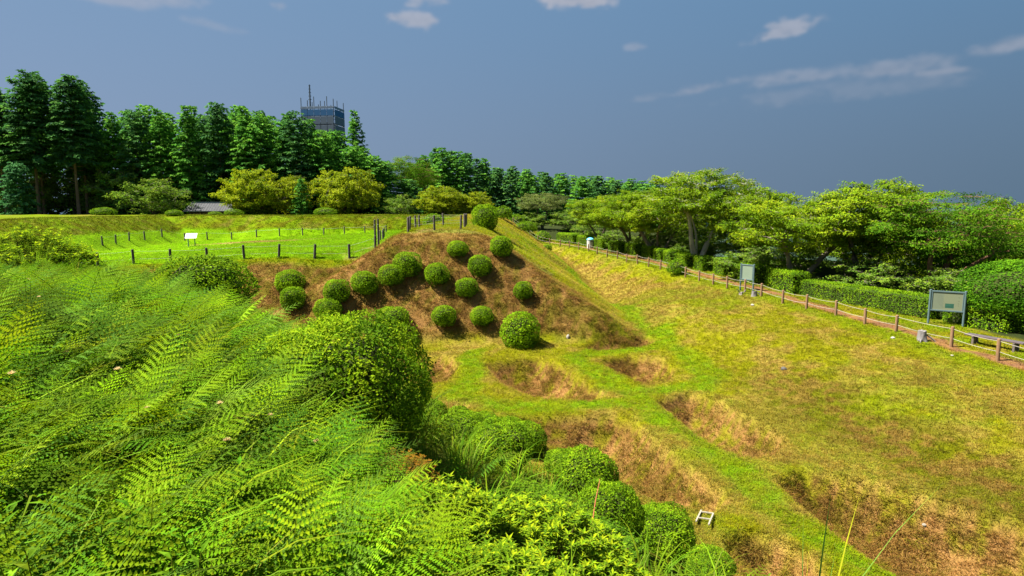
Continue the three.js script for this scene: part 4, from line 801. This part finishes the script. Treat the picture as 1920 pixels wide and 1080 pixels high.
fence('wire_fence', 'wire fence of dark posts along the near edge of the lawn', [[-30.8, -41.8], [-28.4, -41.7], [-25.89, -41.63], [-23.3, -41.52], [-20.82, -41.6], [-18.27, -41.55], [-15.88, -41.5], [-13.47, -41.57], [-11.12, -41.65], [-9.3, -41.5]], { seed: 6, r: 0.085, h: 0.95, mat: darkWood, lines: [0.82, 0.32], lineName: 'wire', lineR: 0.0045, lineMat: wireMat, sag: 0.02, lean: 0.14 });
fence('wire_fence', 'far wire fence of thin posts along the foot of the rear bank', [[-42.54, -63.45], [-42.63, -65.75], [-42.94, -68.58], [-43.0, -71.6], [-43.1, -75.37], [-42.6, -79.6], [-40.15, -80.6], [-37.08, -80.9], [-33.82, -81], [-30.77, -81], [-27.79, -81.2], [-25, -81.3], [-22.27, -81.4], [-19.5, -81.2], [-16.6, -80.8]], { seed: 7, r: 0.085, h: 1.0, mat: greyWood, lines: [0.85], lineName: 'wire', lineR: 0.008, lineMat: wireMat, sag: 0.02, lean: 0.08 });
fence('wire_fence', 'short wire fence along the right side of the lawn below the rampart', [[-13.9, -66.5], [-13.3, -63.4], [-12.8, -60.6], [-12.4, -57.6]], { seed: 8, r: 0.085, h: 1.0, mat: greyWood, lines: [0.85], lineName: 'wire', lineR: 0.008, lineMat: wireMat, sag: 0.02 });
fence('wire_fence', 'square wire fence of grey posts on top of the rampart', [[-7.0, -41.3], [-5.25, -41.5], [-3.5, -41.9], [-3.45, -44.6], [-3.6, -47.4], [-3.7, -49.6], [-5.6, -50.0], [-7.4, -49.0], [-7.1, -45.2], [-7.0, -41.9]], { seed: 9, r: 0.075, h: 0.98, mat: greyWood, lines: [0.85, 0.45], lineName: 'wire', lineR: 0.006, lineMat: wireMat, sag: 0.02, lean: 0.1 });
[[-9.75, -43.6, 2.15, 'tall dark wooden post, left of the pair at the corner of the lawn'], [-9.72, -44.5, 2.2, 'tall dark wooden post, right of the pair at the corner of the lawn']].forEach(([x, z, h, label], i) => {
  const g = thing('gate_post', label, 'post', on(x, z), i, 'tall posts at the corner of the lawn');
  part(g, 'post_shaft', postGeo(0.075, h), darkWood); const c = part(g, 'iron_band', new THREE.TorusGeometry(0.078, 0.012, 6, 14), wireMat); c.rotation.x = Math.PI / 2; c.position.y = h * 0.82;
});
function bevelBox(w, h, d, b = 0.012) {
  const s = new THREE.Shape(); s.moveTo(-w / 2 + b, -h / 2 + b); s.lineTo(w / 2 - b, -h / 2 + b); s.lineTo(w / 2 - b, h / 2 - b); s.lineTo(-w / 2 + b, h / 2 - b); s.closePath();
  const g = new THREE.ExtrudeGeometry(s, { depth: d - 2 * b, bevelThickness: b, bevelSize: b, bevelSegments: 2 }); g.translate(0, 0, -d / 2 + b); return g;
}
function panelTexture(draw, w = 512, h = 340) { const c = document.createElement('canvas'); c.width = w; c.height = h; draw(c.getContext('2d'), w, h); const t = new THREE.CanvasTexture(c); t.colorSpace = THREE.SRGBColorSpace; t.magFilter = THREE.LinearFilter; return t; }
function speckle(x, w, h, seed, n, cols) { const r = rng(seed); for (let i = 0; i < n; i++) { x.fillStyle = cols[Math.floor(r() * cols.length)]; x.globalAlpha = 0.12 + 0.2 * r(); x.fillRect(r() * w, r() * h, 1 + r() * 7, 1 + r() * 4); } x.globalAlpha = 1; }
function noticeBoard(label, x, z, turn, W, H, top, tex) {
  const g = thing('notice_board', label, 'sign', on(x, z), turn, 'notice boards along the footpath'), post = new THREE.CylinderGeometry(0.055, 0.055, top + 0.3, 14); post.translate(0, (top - 0.3) / 2, 0);
  for (const s of [-1, 1]) { const p = part(g, 'post', post, steel); p.position.x = s * (W / 2 + 0.06); const cap = part(p, 'cap', new THREE.SphereGeometry(0.058, 12, 6, 0, 6.3, 0, 1.57), steel); cap.position.y = top; cap.scale.y = 0.4; }
  const b = part(g, 'panel', new THREE.BoxGeometry(W, H, 0.03), new THREE.MeshStandardMaterial({ name: 'panel_print', map: tex, roughness: 0.75, color: new THREE.Color().setRGB(0.42, 0.42, 0.42) })); b.position.y = top - 0.1 - H / 2;
  for (const s of [-1, 1]) { const r = part(g, 'rail', bevelBox(W + 0.06, 0.08, 0.08), steel); r.position.y = b.position.y + s * (H / 2 + 0.03); }
  for (const s of [-1, 1]) { const r = part(g, 'frame_side', bevelBox(0.05, H, 0.07), steel); r.position.set(s * (W / 2 - 0.02), b.position.y, 0); }
  return g;
}
const boardA = panelTexture((x, w, h) => {
  x.fillStyle = '#9fa886'; x.fillRect(0, 0, w, h); speckle(x, w, h, 3, 900, ['#8d9678', '#b0b696', '#a59f80', '#96a083']);
  x.fillStyle = '#94a187'; x.fillRect(24, 20, w * 0.33, h - 44); x.strokeStyle = '#828c72'; x.lineWidth = 2;
  for (let i = 0; i < 9; i++) { x.beginPath(); x.moveTo(60 + i * 12, 40); x.bezierCurveTo(120 + i * 9, 120 + i * 6, 60 + i * 22, 190, 190 + i * 8, 300); x.stroke(); }
  x.fillStyle = '#1f6a55'; x.fillRect(w * 0.44, h * 0.62, w * 0.27, h * 0.25); x.fillStyle = '#3c8a73'; x.fillRect(w * 0.46, h * 0.66, w * 0.22, h * 0.02); x.fillRect(w * 0.46, h * 0.72, w * 0.17, h * 0.02);
  x.fillStyle = '#5f6b52'; for (const y of [0.24, 0.44, 0.58, 0.7]) { x.fillRect(w * 0.83, h * y, 14, 6); x.fillRect(w * 0.85, h * y + 5, 9, 8); }
});
const boardB = panelTexture((x, w, h) => { x.fillStyle = '#9db39b'; x.fillRect(0, 0, w, h); speckle(x, w, h, 4, 700, ['#90a78f', '#a9bda6', '#98ab92']); x.fillStyle = '#869a83'; for (let i = 0; i < 9; i++) x.fillRect(60, 60 + i * 25, 190 + ((i * 67) % 150), 4); });
noticeBoard('large framed notice board with a small green map panel before the hedge', 22.3, -30.9, -0.55, 1.35, 0.92, 1.78, boardA);
noticeBoard('smaller pale green notice board with blank face beside the rope fence', 16.25, -41.9, -0.85, 0.82, 0.95, 1.85, boardB);
{
  const g = thing('info_panel', 'white slanted information panel on two green legs on the lawn', 'sign', on(-33.98, -64.8), 0.25);
  for (const s of [-1, 1]) part(g, 'leg', new THREE.CylinderGeometry(0.05, 0.05, 1.1, 12).translate(s * 0.32, 0.4, 0), plain('leg_paint', [0.08, 0.2, 0.19], 0.5));
  const p = part(g, 'panel', bevelBox(1.1, 0.85, 0.05), new THREE.MeshStandardMaterial({ name: 'white_panel', color: new THREE.Color().setRGB(0.7, 0.7, 0.68), roughness: 0.35 })); p.position.set(0, 1.12, 0); p.rotation.x = -0.95;
  const bk = part(g, 'bracket', bevelBox(0.8, 0.06, 0.3), steel); bk.position.set(0, 0.98, 0); bk.rotation.x = -0.95 + Math.PI / 2;
}
{                                                                         // bench
  const g = thing('bench', 'low grey wooden bench beside the footpath at the right edge', 'bench', on(21.4, -26.5), -1.13);
  for (let i = 0; i < 3; i++) { const s = part(g, 'seat_board', bevelBox(2.3, 0.06, 0.13), wood('bench_board', [0.05 + i * 0.006, 0.044, 0.05])); s.position.set(0, 0.43, (i - 1) * 0.142); }
  for (const sx of [-1, 1]) { for (const sz of [-1, 1]) { const l = part(g, 'leg', bevelBox(0.1, 0.5, 0.1), greyWood); l.position.set(sx * 0.8, 0.15, sz * 0.14); } const c = part(g, 'cross_piece', bevelBox(0.08, 0.07, 0.42), greyWood); c.position.set(sx * 0.8, 0.365, 0); }
}
function stumpGeo(seed, R, H, roots) {                                    // weathered stump: fluted, broken top, spread roots
  const r = rng(seed), g = new THREE.CylinderGeometry(R * 0.85, R, H, 22, 10), p = g.attributes.position;
  for (let i = 0; i < p.count; i++) {
    const x = p.getX(i), y = p.getY(i), z = p.getZ(i), a = Math.atan2(z, x), k = (y + H / 2) / H, q = Math.hypot(x, z);
    if (q < 1e-4) { p.setY(i, y - 0.12 * H); continue; }
    const f = 1 + 0.28 * (fbm(Math.cos(a) * 2.4 + seed, k * 1.2, Math.sin(a) * 2.4, 3) - 0.5) * 2 + (1 - k) ** 3 * 0.5 * (0.5 + 0.5 * Math.sin(a * roots + seed));
    p.setX(i, x * f); p.setZ(i, z * f); if (k > 0.8) p.setY(i, y + H * 0.35 * (fbm(Math.cos(a) * 3, 2, Math.sin(a) * 3 + seed, 2) - 0.45));
  }
  g.translate(0, H / 2 - 0.08, 0); g.computeVertexNormals(); return g;
}
const weathered = wood('weathered_wood', [0.13, 0.12, 0.118]);
function limb(g, name, pts, r0, mat) { const c = new THREE.CatmullRomCurve3(pts.map((p) => new THREE.Vector3(...p))); return part(g, name, new THREE.TubeGeometry(c, 10, r0, 6), mat); }
{
  const g = thing('tree_stump', 'weathered grey tree stump with exposed roots on the slope by the fence', 'stump', on(19.15, -27.95));
  part(g, 'stump_wood', stumpGeo(3, 0.2, 0.55, 4), weathered); limb(g, 'root', [[0.12, 0.3, 0.06], [0.3, 0.18, 0.12], [0.52, -0.03, 0.2]], 0.035, weathered); limb(g, 'root', [[-0.1, 0.12, 0.12], [-0.22, 0.06, 0.25], [-0.3, -0.05, 0.34]], 0.03, weathered);
  const h = thing('driftwood', 'small twisted pale stump below the smaller notice board, right one', 'stump', on(16.0, -39.9)); part(h, 'stump_wood', stumpGeo(5, 0.17, 0.4, 3), weathered); limb(h, 'root', [[0.1, 0.25, 0.05], [0.25, 0.2, 0.1], [0.38, -0.03, 0.15]], 0.03, weathered);
  const k = thing('driftwood', 'low dark twisted stump below the smaller notice board, left one', 'stump', on(15.5, -40.9)); part(k, 'stump_wood', stumpGeo(6, 0.14, 0.25, 5), wood('old_stump', [0.2, 0.17, 0.16])); limb(k, 'branch', [[0, 0.1, 0], [-0.2, 0.26, 0.05], [-0.28, 0.4, 0.05]], 0.03, weathered); limb(k, 'branch', [[0.05, 0.1, 0], [0.22, 0.22, 0.05], [0.3, 0.34, 0.0]], 0.028, weathered);
}
{                                                                         // stones
  const r = rng(19);
  [[18.2, -28.6, 0.09, 'small white stone left of the grey tree stump'], [15.0, -37.6, 0.11, 'pale stone lying on the grass below the smaller notice board'], [12.3, -26.9, 0.13, 'dark stone alone on the open slope'], [3.3, -35.2, 0.1, 'small upright white marker stone at the foot of the rampart'], [18.9, -25.6, 0.06, 'little white stone on the grass before the last fence posts'], [11.2, -15.6, 0.06, 'tiny white stone at the lip of the right hand pit']].forEach(([x, z, s, label], i) => {
    const g = new THREE.IcosahedronGeometry(s, 2), p = g.attributes.position; for (let k = 0; k < p.count; k++) { const f = 0.75 + 0.5 * fbm(p.getX(k) / s * 1.3 + i * 5, p.getY(k) / s * 1.3, p.getZ(k) / s * 1.3, 3); p.setXYZ(k, p.getX(k) * f, p.getY(k) * f * (i === 3 ? 1.6 : 0.7), p.getZ(k) * f); } g.computeVertexNormals();
    tag(solo('stone', g, i === 2 ? plain('dark_stone', [0.06, 0.055, 0.05], 0.9) : plain('pale_stone', [0.3 - 0.02 * i, 0.28 - 0.02 * i, 0.25 - 0.02 * i], 0.9), on(x, z, s * 0.3)), label, 'stone', 'stones on the grass');
  });
}
{                                                                         // white wooden frame lying on the wall of a pit
  const g = thing('ladder_frame', 'short white wooden ladder frame lying on the grass by the bottom bushes', 'frame', on(4.95, -14.75, 0.06), 0.15), m = wood('white_wood', [0.22, 0.2, 0.15]);
  g.rotation.order = 'YXZ';
  for (const s of [-1, 1]) { const b = part(g, 'side_rail', bevelBox(0.038, 0.04, 0.8, 0.006), m); b.position.set(s * 0.16, 0.03, s * 0.05); b.rotation.x = 0.0; }
  for (const z of [-0.34, 0.1]) { const b = part(g, 'rung', bevelBox(0.29, 0.035, 0.036, 0.006), m); b.position.set(0, 0.035, z); }
  g.rotation.set(-0.1, -0.46, 0.08);
}
{                                                                         // litter bin by the hedges
  const g = thing('litter_bin', 'white litter bin with a light blue lid between the hedges', 'bin', on(9.75, -76.2), 0.3);
  part(g, 'bin_body', new THREE.CylinderGeometry(0.42, 0.38, 1.05, 16).translate(0, 0.5, 0), plain('white_plastic', [0.42, 0.41, 0.4], 0.5));
  const l = part(g, 'lid', new THREE.SphereGeometry(0.46, 18, 8, 0, 6.3, 0, 1.5), plain('blue_plastic', [0.12, 0.5, 0.72], 0.35)); l.position.y = 1.02; l.scale.y = 0.62; const o = part(g, 'slot', bevelBox(0.4, 0.14, 0.05), plain('dark_slot', [0.1, 0.1, 0.1], 0.8)); o.position.set(0, 0.86, 0.4);
}
{                                                                         // low building behind the rear bank
  const g = thing('shelter', 'low building with a weathered grey hipped roof behind the rear bank', 'building', on(-46.3, -95.5), 0.05), W = 7.4, base = 9.15 - height(-46.3, -95.5), slate = new THREE.MeshStandardMaterial({ name: 'roof_sheet', roughness: 0.97, map: woodGrain }); slate.color.setRGB(0.11, 0.115, 0.13);
  const wall = part(g, 'wall', bevelBox(W - 1.1, base + 0.7, 2.6), wood('shelter_wall', [0.06, 0.045, 0.035])); wall.position.y = (base + 0.7) / 2;
  const eave = base + 0.4, top = base + 1.62, hw = W / 2, rw = hw - 0.45, hd = 2.0, rf = new THREE.BufferGeometry(), V = [[-hw, eave, hd], [hw, eave, hd], [hw, eave, -hd], [-hw, eave, -hd], [-rw, top, 0.12], [rw, top, 0.12], [rw, top, -0.12], [-rw, top, -0.12]], F = [[0, 1, 5, 4], [1, 2, 6, 5], [2, 3, 7, 6], [3, 0, 4, 7], [4, 5, 6, 7], [3, 2, 1, 0]], P = [], U = [];
  for (const f of F) for (const k of [0, 1, 2, 0, 2, 3]) { const v = V[f[k]]; P.push(...v); U.push(v[0] / 2, v[1] / 3); }
  rf.setAttribute('position', new THREE.Float32BufferAttribute(P, 3)); rf.setAttribute('uv', new THREE.Float32BufferAttribute(U, 2)); rf.computeVertexNormals();
  const roof = part(g, 'roof', rf, slate);
  const cap = part(roof, 'ridge_cap', bevelBox(rw * 2 + 0.2, 0.16, 0.4), plain('ridge_metal', [0.06, 0.1, 0.14], 0.5)); cap.position.y = top + 0.05;
  const gut = part(roof, 'fascia', bevelBox(W + 0.05, 0.12, 0.05), plain('fascia', [0.2, 0.21, 0.22], 0.6)); gut.position.set(0, eave - 0.03, hd + 0.04);
  for (let i = -2; i <= 2; i++) { const p = part(g, 'pillar', bevelBox(0.16, eave + 0.1, 0.16), greyWood); p.position.set(i * 1.45, eave / 2, 1.55); }
  for (let i = -8; i <= 8; i++) { const s = part(roof, 'roof_seam', bevelBox(0.035, 0.03, Math.hypot(hd, top - eave) * 0.96, 0.008), slate); const k = 0.5; s.position.set(i * 0.4, mix(eave, top, k) + 0.012, mix(hd, 0.12, k) + 0.008); s.rotation.x = Math.atan2(top - eave, hd - 0.12); }
}
{                                                                         // tower wrapped in scaffolding
  const x = -45.2, z = -150, y0 = height(x, z), g = thing('scaffold_tower', 'tower wrapped in scaffolding and blue safety netting above the wood', 'tower', [x, y0, z], -0.12), W = 7.9, D = 6, top = 33.6 - y0, pole = plain('scaffold_pole', [0.07, 0.09, 0.11], 0.5, 0.3), core = plain('tower_concrete', [0.3, 0.31, 0.33], 0.9), netB = plain('blue_netting', [0.012, 0.1, 0.24], 0.8), netG = plain('grey_netting', [0.09, 0.12, 0.16], 0.85);
  const c = part(g, 'tower_core', bevelBox(W - 2.2, top - 3.5, D - 2.2), core); c.position.y = (top - 3.5) / 2;
  for (let i = 0; i <= 5; i++) for (const s of [-1, 1]) { const up = [2.0, 1.4, 2.2, 1.2, 2.2, 1.6][i]; const p = part(g, 'scaffold_pole', new THREE.CylinderGeometry(0.09, 0.09, top + up, 6), pole); p.position.set(-W / 2 + (i / 5) * W, (top + up) / 2, s * D / 2); }
  for (let k = 0; k < 7; k++) for (const s of [-1, 1]) { const y = top - 0.25 - k * 1.9; const l = part(g, 'ledger', new THREE.CylinderGeometry(0.08, 0.08, W, 6), pole); l.rotation.z = Math.PI / 2; l.position.set(0, y, s * (D / 2 + 0.1)); const m = part(g, 'ledger', new THREE.CylinderGeometry(0.08, 0.08, D, 6), pole); m.rotation.x = Math.PI / 2; m.position.set(s * (W / 2 + 0.1), y, 0); if (s > 0 && k) { const d = part(g, 'walkway', bevelBox(W - 0.2, 0.14, 0.9), pole); d.position.set(0, y - 0.2, D / 2 - 0.55); } }
  const net = (y0, y1, m) => { for (let i = 0; i < 5; i++) { const b = part(g, 'net_panel', bevelBox(W / 5 - 0.12, y1 - y0, 0.04, 0.01), m); b.position.set(-W / 2 + (i + 0.5) * W / 5, (y0 + y1) / 2, D / 2 + 0.2); } for (const s of [-1, 1]) { const b = part(g, 'net_panel', bevelBox(0.04, y1 - y0, D - 0.2, 0.01), m); b.position.set(s * (W / 2 + 0.22), (y0 + y1) / 2, 0); } };
  net(top - 2.15, top - 0.75, netB); net(top - 0.6, top - 0.05, plain('pale_netting', [0.14, 0.19, 0.26], 0.85)); net(top - 4.1, top - 2.3, netG); net(top - 6.0, top - 4.3, netG); net(top - 12, top - 6.2, netG);
  const mast = part(g, 'mast', new THREE.CylinderGeometry(0.16, 0.22, 7.6, 8), pole); mast.position.set(-W / 2 + 1.1, top + 1.6, 0.5);
  for (let k = 0; k < 5; k++) { const a = part(mast, 'antenna', new THREE.BoxGeometry(0.75 - 0.08 * k, 0.12, 0.12), pole); a.position.y = 0.4 + k * 0.8; }
}
// ---------------------------------------------------------------- flower heads, canes and tall blades close by
{
  const r = rng(91), headT = new Tris(); for (let i = 0; i < 70; i++) { const d = dirOf(r); d[1] = Math.abs(d[1]) * 0.8 + 0.1; headT.leaf([d[0] * 0.004, 0, d[2] * 0.004], norm(d), norm([-d[0], 1, -d[2]]), 0.026 + 0.008 * r(), 0.005, tint([0.5, 0.4, 0.33], 0.2, r)); }
  const head = headT.geometry(), stemT = new Tris(); stemT.tube([[0, 0, 0], [0.03, 0.4, 0.02], [0.02, 0.86, 0]], [0.0035, 0.003, 0.0025], 4, [0.12, 0.16, 0.03], 0.1, r); const stem = stemT.geometry();
  const L = [[-4.6, -8.2], [-5.6, -8.0], [-3.9, -6.8], [-4.7, -6.3], [-2.6, -5.2], [-2.3, -5.6], [-2.95, -4.8], [-2.2, -4.5], [-6.6, -9.6], [-7.2, -9.2], [-5.2, -10.6], [-4.4, -11.6], [-1.75, -5.2], [-1.5, -6.3], [-8.6, -10.8], [-3.4, -9.2], [-3.0, -8.0], [-6.0, -12.6], [-8.0, -13.2], [-5.9, -15.2], [-6.4, -15.8], [-4.1, -4.9], [-3.6, -5.4], [-2.0, -7.4]];
  L.forEach(([x, z], i) => { const g = thing('wildflower', 'pale pinkish seed head on a thin stem among the ferns', 'flower', on(x, z, -0.02), i * 1.7, 'pale seed heads among the ferns'); part(g, 'stem', stem, leafMat); const h = part(g, 'flower_head', head, leafMat); h.position.set(0.02, 0.86, 0); g.scale.setScalar(0.85 + 0.3 * r()); });
}
{
  const big = (x, z, label, seed, n, L) => { const g = thing('tall_grass', label, 'grass', on(x, z, -0.05), seed, 'tall grass blades at the bottom right'), r = rng(seed); for (let i = 0; i < n; i++) { const t = new Tris(), a = r() * 6.28; bladeTris(t, [(r() - 0.5) * 0.06, 0, (r() - 0.5) * 0.06], a, L * (0.7 + 0.4 * r()), 0.012 + 0.008 * r(), 0.12 + 0.3 * r(), tint(r() < 0.25 ? [0.24, 0.26, 0.02] : [0.11, 0.22, 0.05], 0.15, r), 8); part(g, 'blade', t.geometry(), leafMat); } };
  big(1.24, -2.35, 'tall arching grass blades rising from the bottom edge at the right', 3, 10, 2.62); big(0.98, -2.3, 'fewer grass blades left of the tall tuft at the bottom edge', 4, 5, 2.5);
  const t = new Tris(), r = rng(5), g = thing('bramble_cane', 'arching red brown cane standing out of the bottom shrubs', 'cane', on(1.0, -8.1)); const pts = [[-0.35, 0.3, 1.3], [0.05, 0.75, 0.4], [0.2, 1.0, -0.2], [0.32, 1.15, -0.6]]; t.tube(pts, [0.012, 0.011, 0.009, 0.006], 6, [0.2, 0.07, 0.03], 0.2, r); part(g, 'stem', t.geometry(), barkMat);
  const lt = new Tris(); for (let i = 0; i < 40; i++) { const k = r() * 2.99, a = pts[Math.floor(k)], b = pts[Math.floor(k) + 1], p = [mix(a[0], b[0], k % 1), mix(a[1], b[1], k % 1), mix(a[2], b[2], k % 1)], d = dirOf(r); lt.leaf(p, norm([d[0], d[1] * 0.4 + 0.1, d[2]]), [0, 1, 0], 0.07, 0.035, tint([0.09, 0.2, 0.01], 0.2, r)); } part(g, 'leaves', lt.geometry(), leafMat);
}
// ---------------------------------------------------------------- the grass itself
{
  const r = rng(123), turfKinds = [], white = [[1, 1, 1]];
  for (let k = 0; k < 5; k++) turfKinds.push(tuftGeo(800 + k, 7, [0.055, 0.07, 0.05, 0.09, 0.06][k], 0.012, 0.07, white, [0.8, 1.0, 1.3, 0.9, 1.5][k], 2));
  const lists = [[], [], [], [], []];
  const put = (x, z, s, mul) => { const c = groundColor(x, z), g = (0.75 + 0.6 * r()) * mul, dry = r(); let col = [c[0] * g, c[1] * g, c[2] * g]; if (dry < 0.12) col = mix3(col, C.pale, 0.5); else if (dry > 0.93) col = mix3(col, C.vivid, 0.4); lists[Math.floor(r() * 5)].push([x, height(x, z) - 0.008, z, r() * 6.28, [s, s * (0.7 + 0.6 * r()), s], 0.35 * r(), r() * 6.28, col]); };
  for (let i = 0; i < 520000 && lists[0].length < 60000; i++) {           // denser near the eye
    const d = 10 + 84 * Math.pow(r(), 1.6), a = (r() * 1.96 - 0.94), z = -d, x = a * d; if (x < -9 && z > -34) continue;
    const s = pathX(z) - x; if (s < -4.4 || (s < -0.4 && s > -1.3 && r() < 0.88)) continue;
    if (nearFoot(x, z) > 1.0 && z > -31) continue; if (x < -30) continue;
    put(x, z, 0.9 + d * 0.022, 1.5);
  }
  // rough dry tussocks left on the steep sides
  const dry = [tuftGeo(850, 26, 0.17, 0.012, 0.14, white, 1.5, 3), tuftGeo(851, 22, 0.14, 0.013, 0.16, white, 1.8, 3)], dl = [[], []];
  for (let i = 0; i < 90000 && dl[0].length < 16000; i++) {
    const d = 11 + 36 * r(), x = (r() * 1.9 - 0.92) * d, z = -d, inPit = pitInside(x, z)[0] > 0.15, face = z > -41 && z < -34.4 && x < 6 && x > -26 && height(x, z) > 2.6; if (!inPit && !face && r() > 0.06) continue;
    if (nearFoot(x, z) > 0.6 && z > -31) continue; const s = pathX(z) - x; if (s < 1) continue; if (fbm(x * 1.3, 3, z * 1.3, 2) < 0.42) continue;
    const c = mix3(groundColor(x, z), r() < 0.3 ? C.straw : r() < 0.3 ? C.moss : C.brown, 0.45), g = 0.9 + 0.8 * r(); dl[i % 2].push([x, height(x, z) - 0.02, z, r() * 6.28, 0.7 + 0.6 * r(), 0.4 * r(), r() * 6.28, [c[0] * g, c[1] * g, c[2] * g]]);
  }
  dl.forEach((l, k) => scatter('dry_tussocks', dry[k], turfMat, l, ['rough dry tussocks on the rampart slope and pit walls', 'flattened brown tussocks on the rampart slope and pit walls'][k], 'grass'));
  for (let i = 0; i < 42000; i++) { const z = -41 - 48 * r(), x = -8 - 42 * r(); if (Math.abs(x / z) > 0.9) continue; put(x, z, inField(x, z) ? 1.9 : 2.8, inField(x, z) ? 2.0 : 0.95); }
  lists.forEach((l, k) => scatter('short_grass', turfKinds[k], turfMat, l, ['short mown grass over the moat and banks', 'second growth of short grass over the moat', 'flattened dry grass over the moat', 'longer grass stalks over the moat', 'curled dry grass over the moat'][k], 'grass'));
}
renderer.render(scene, camera);
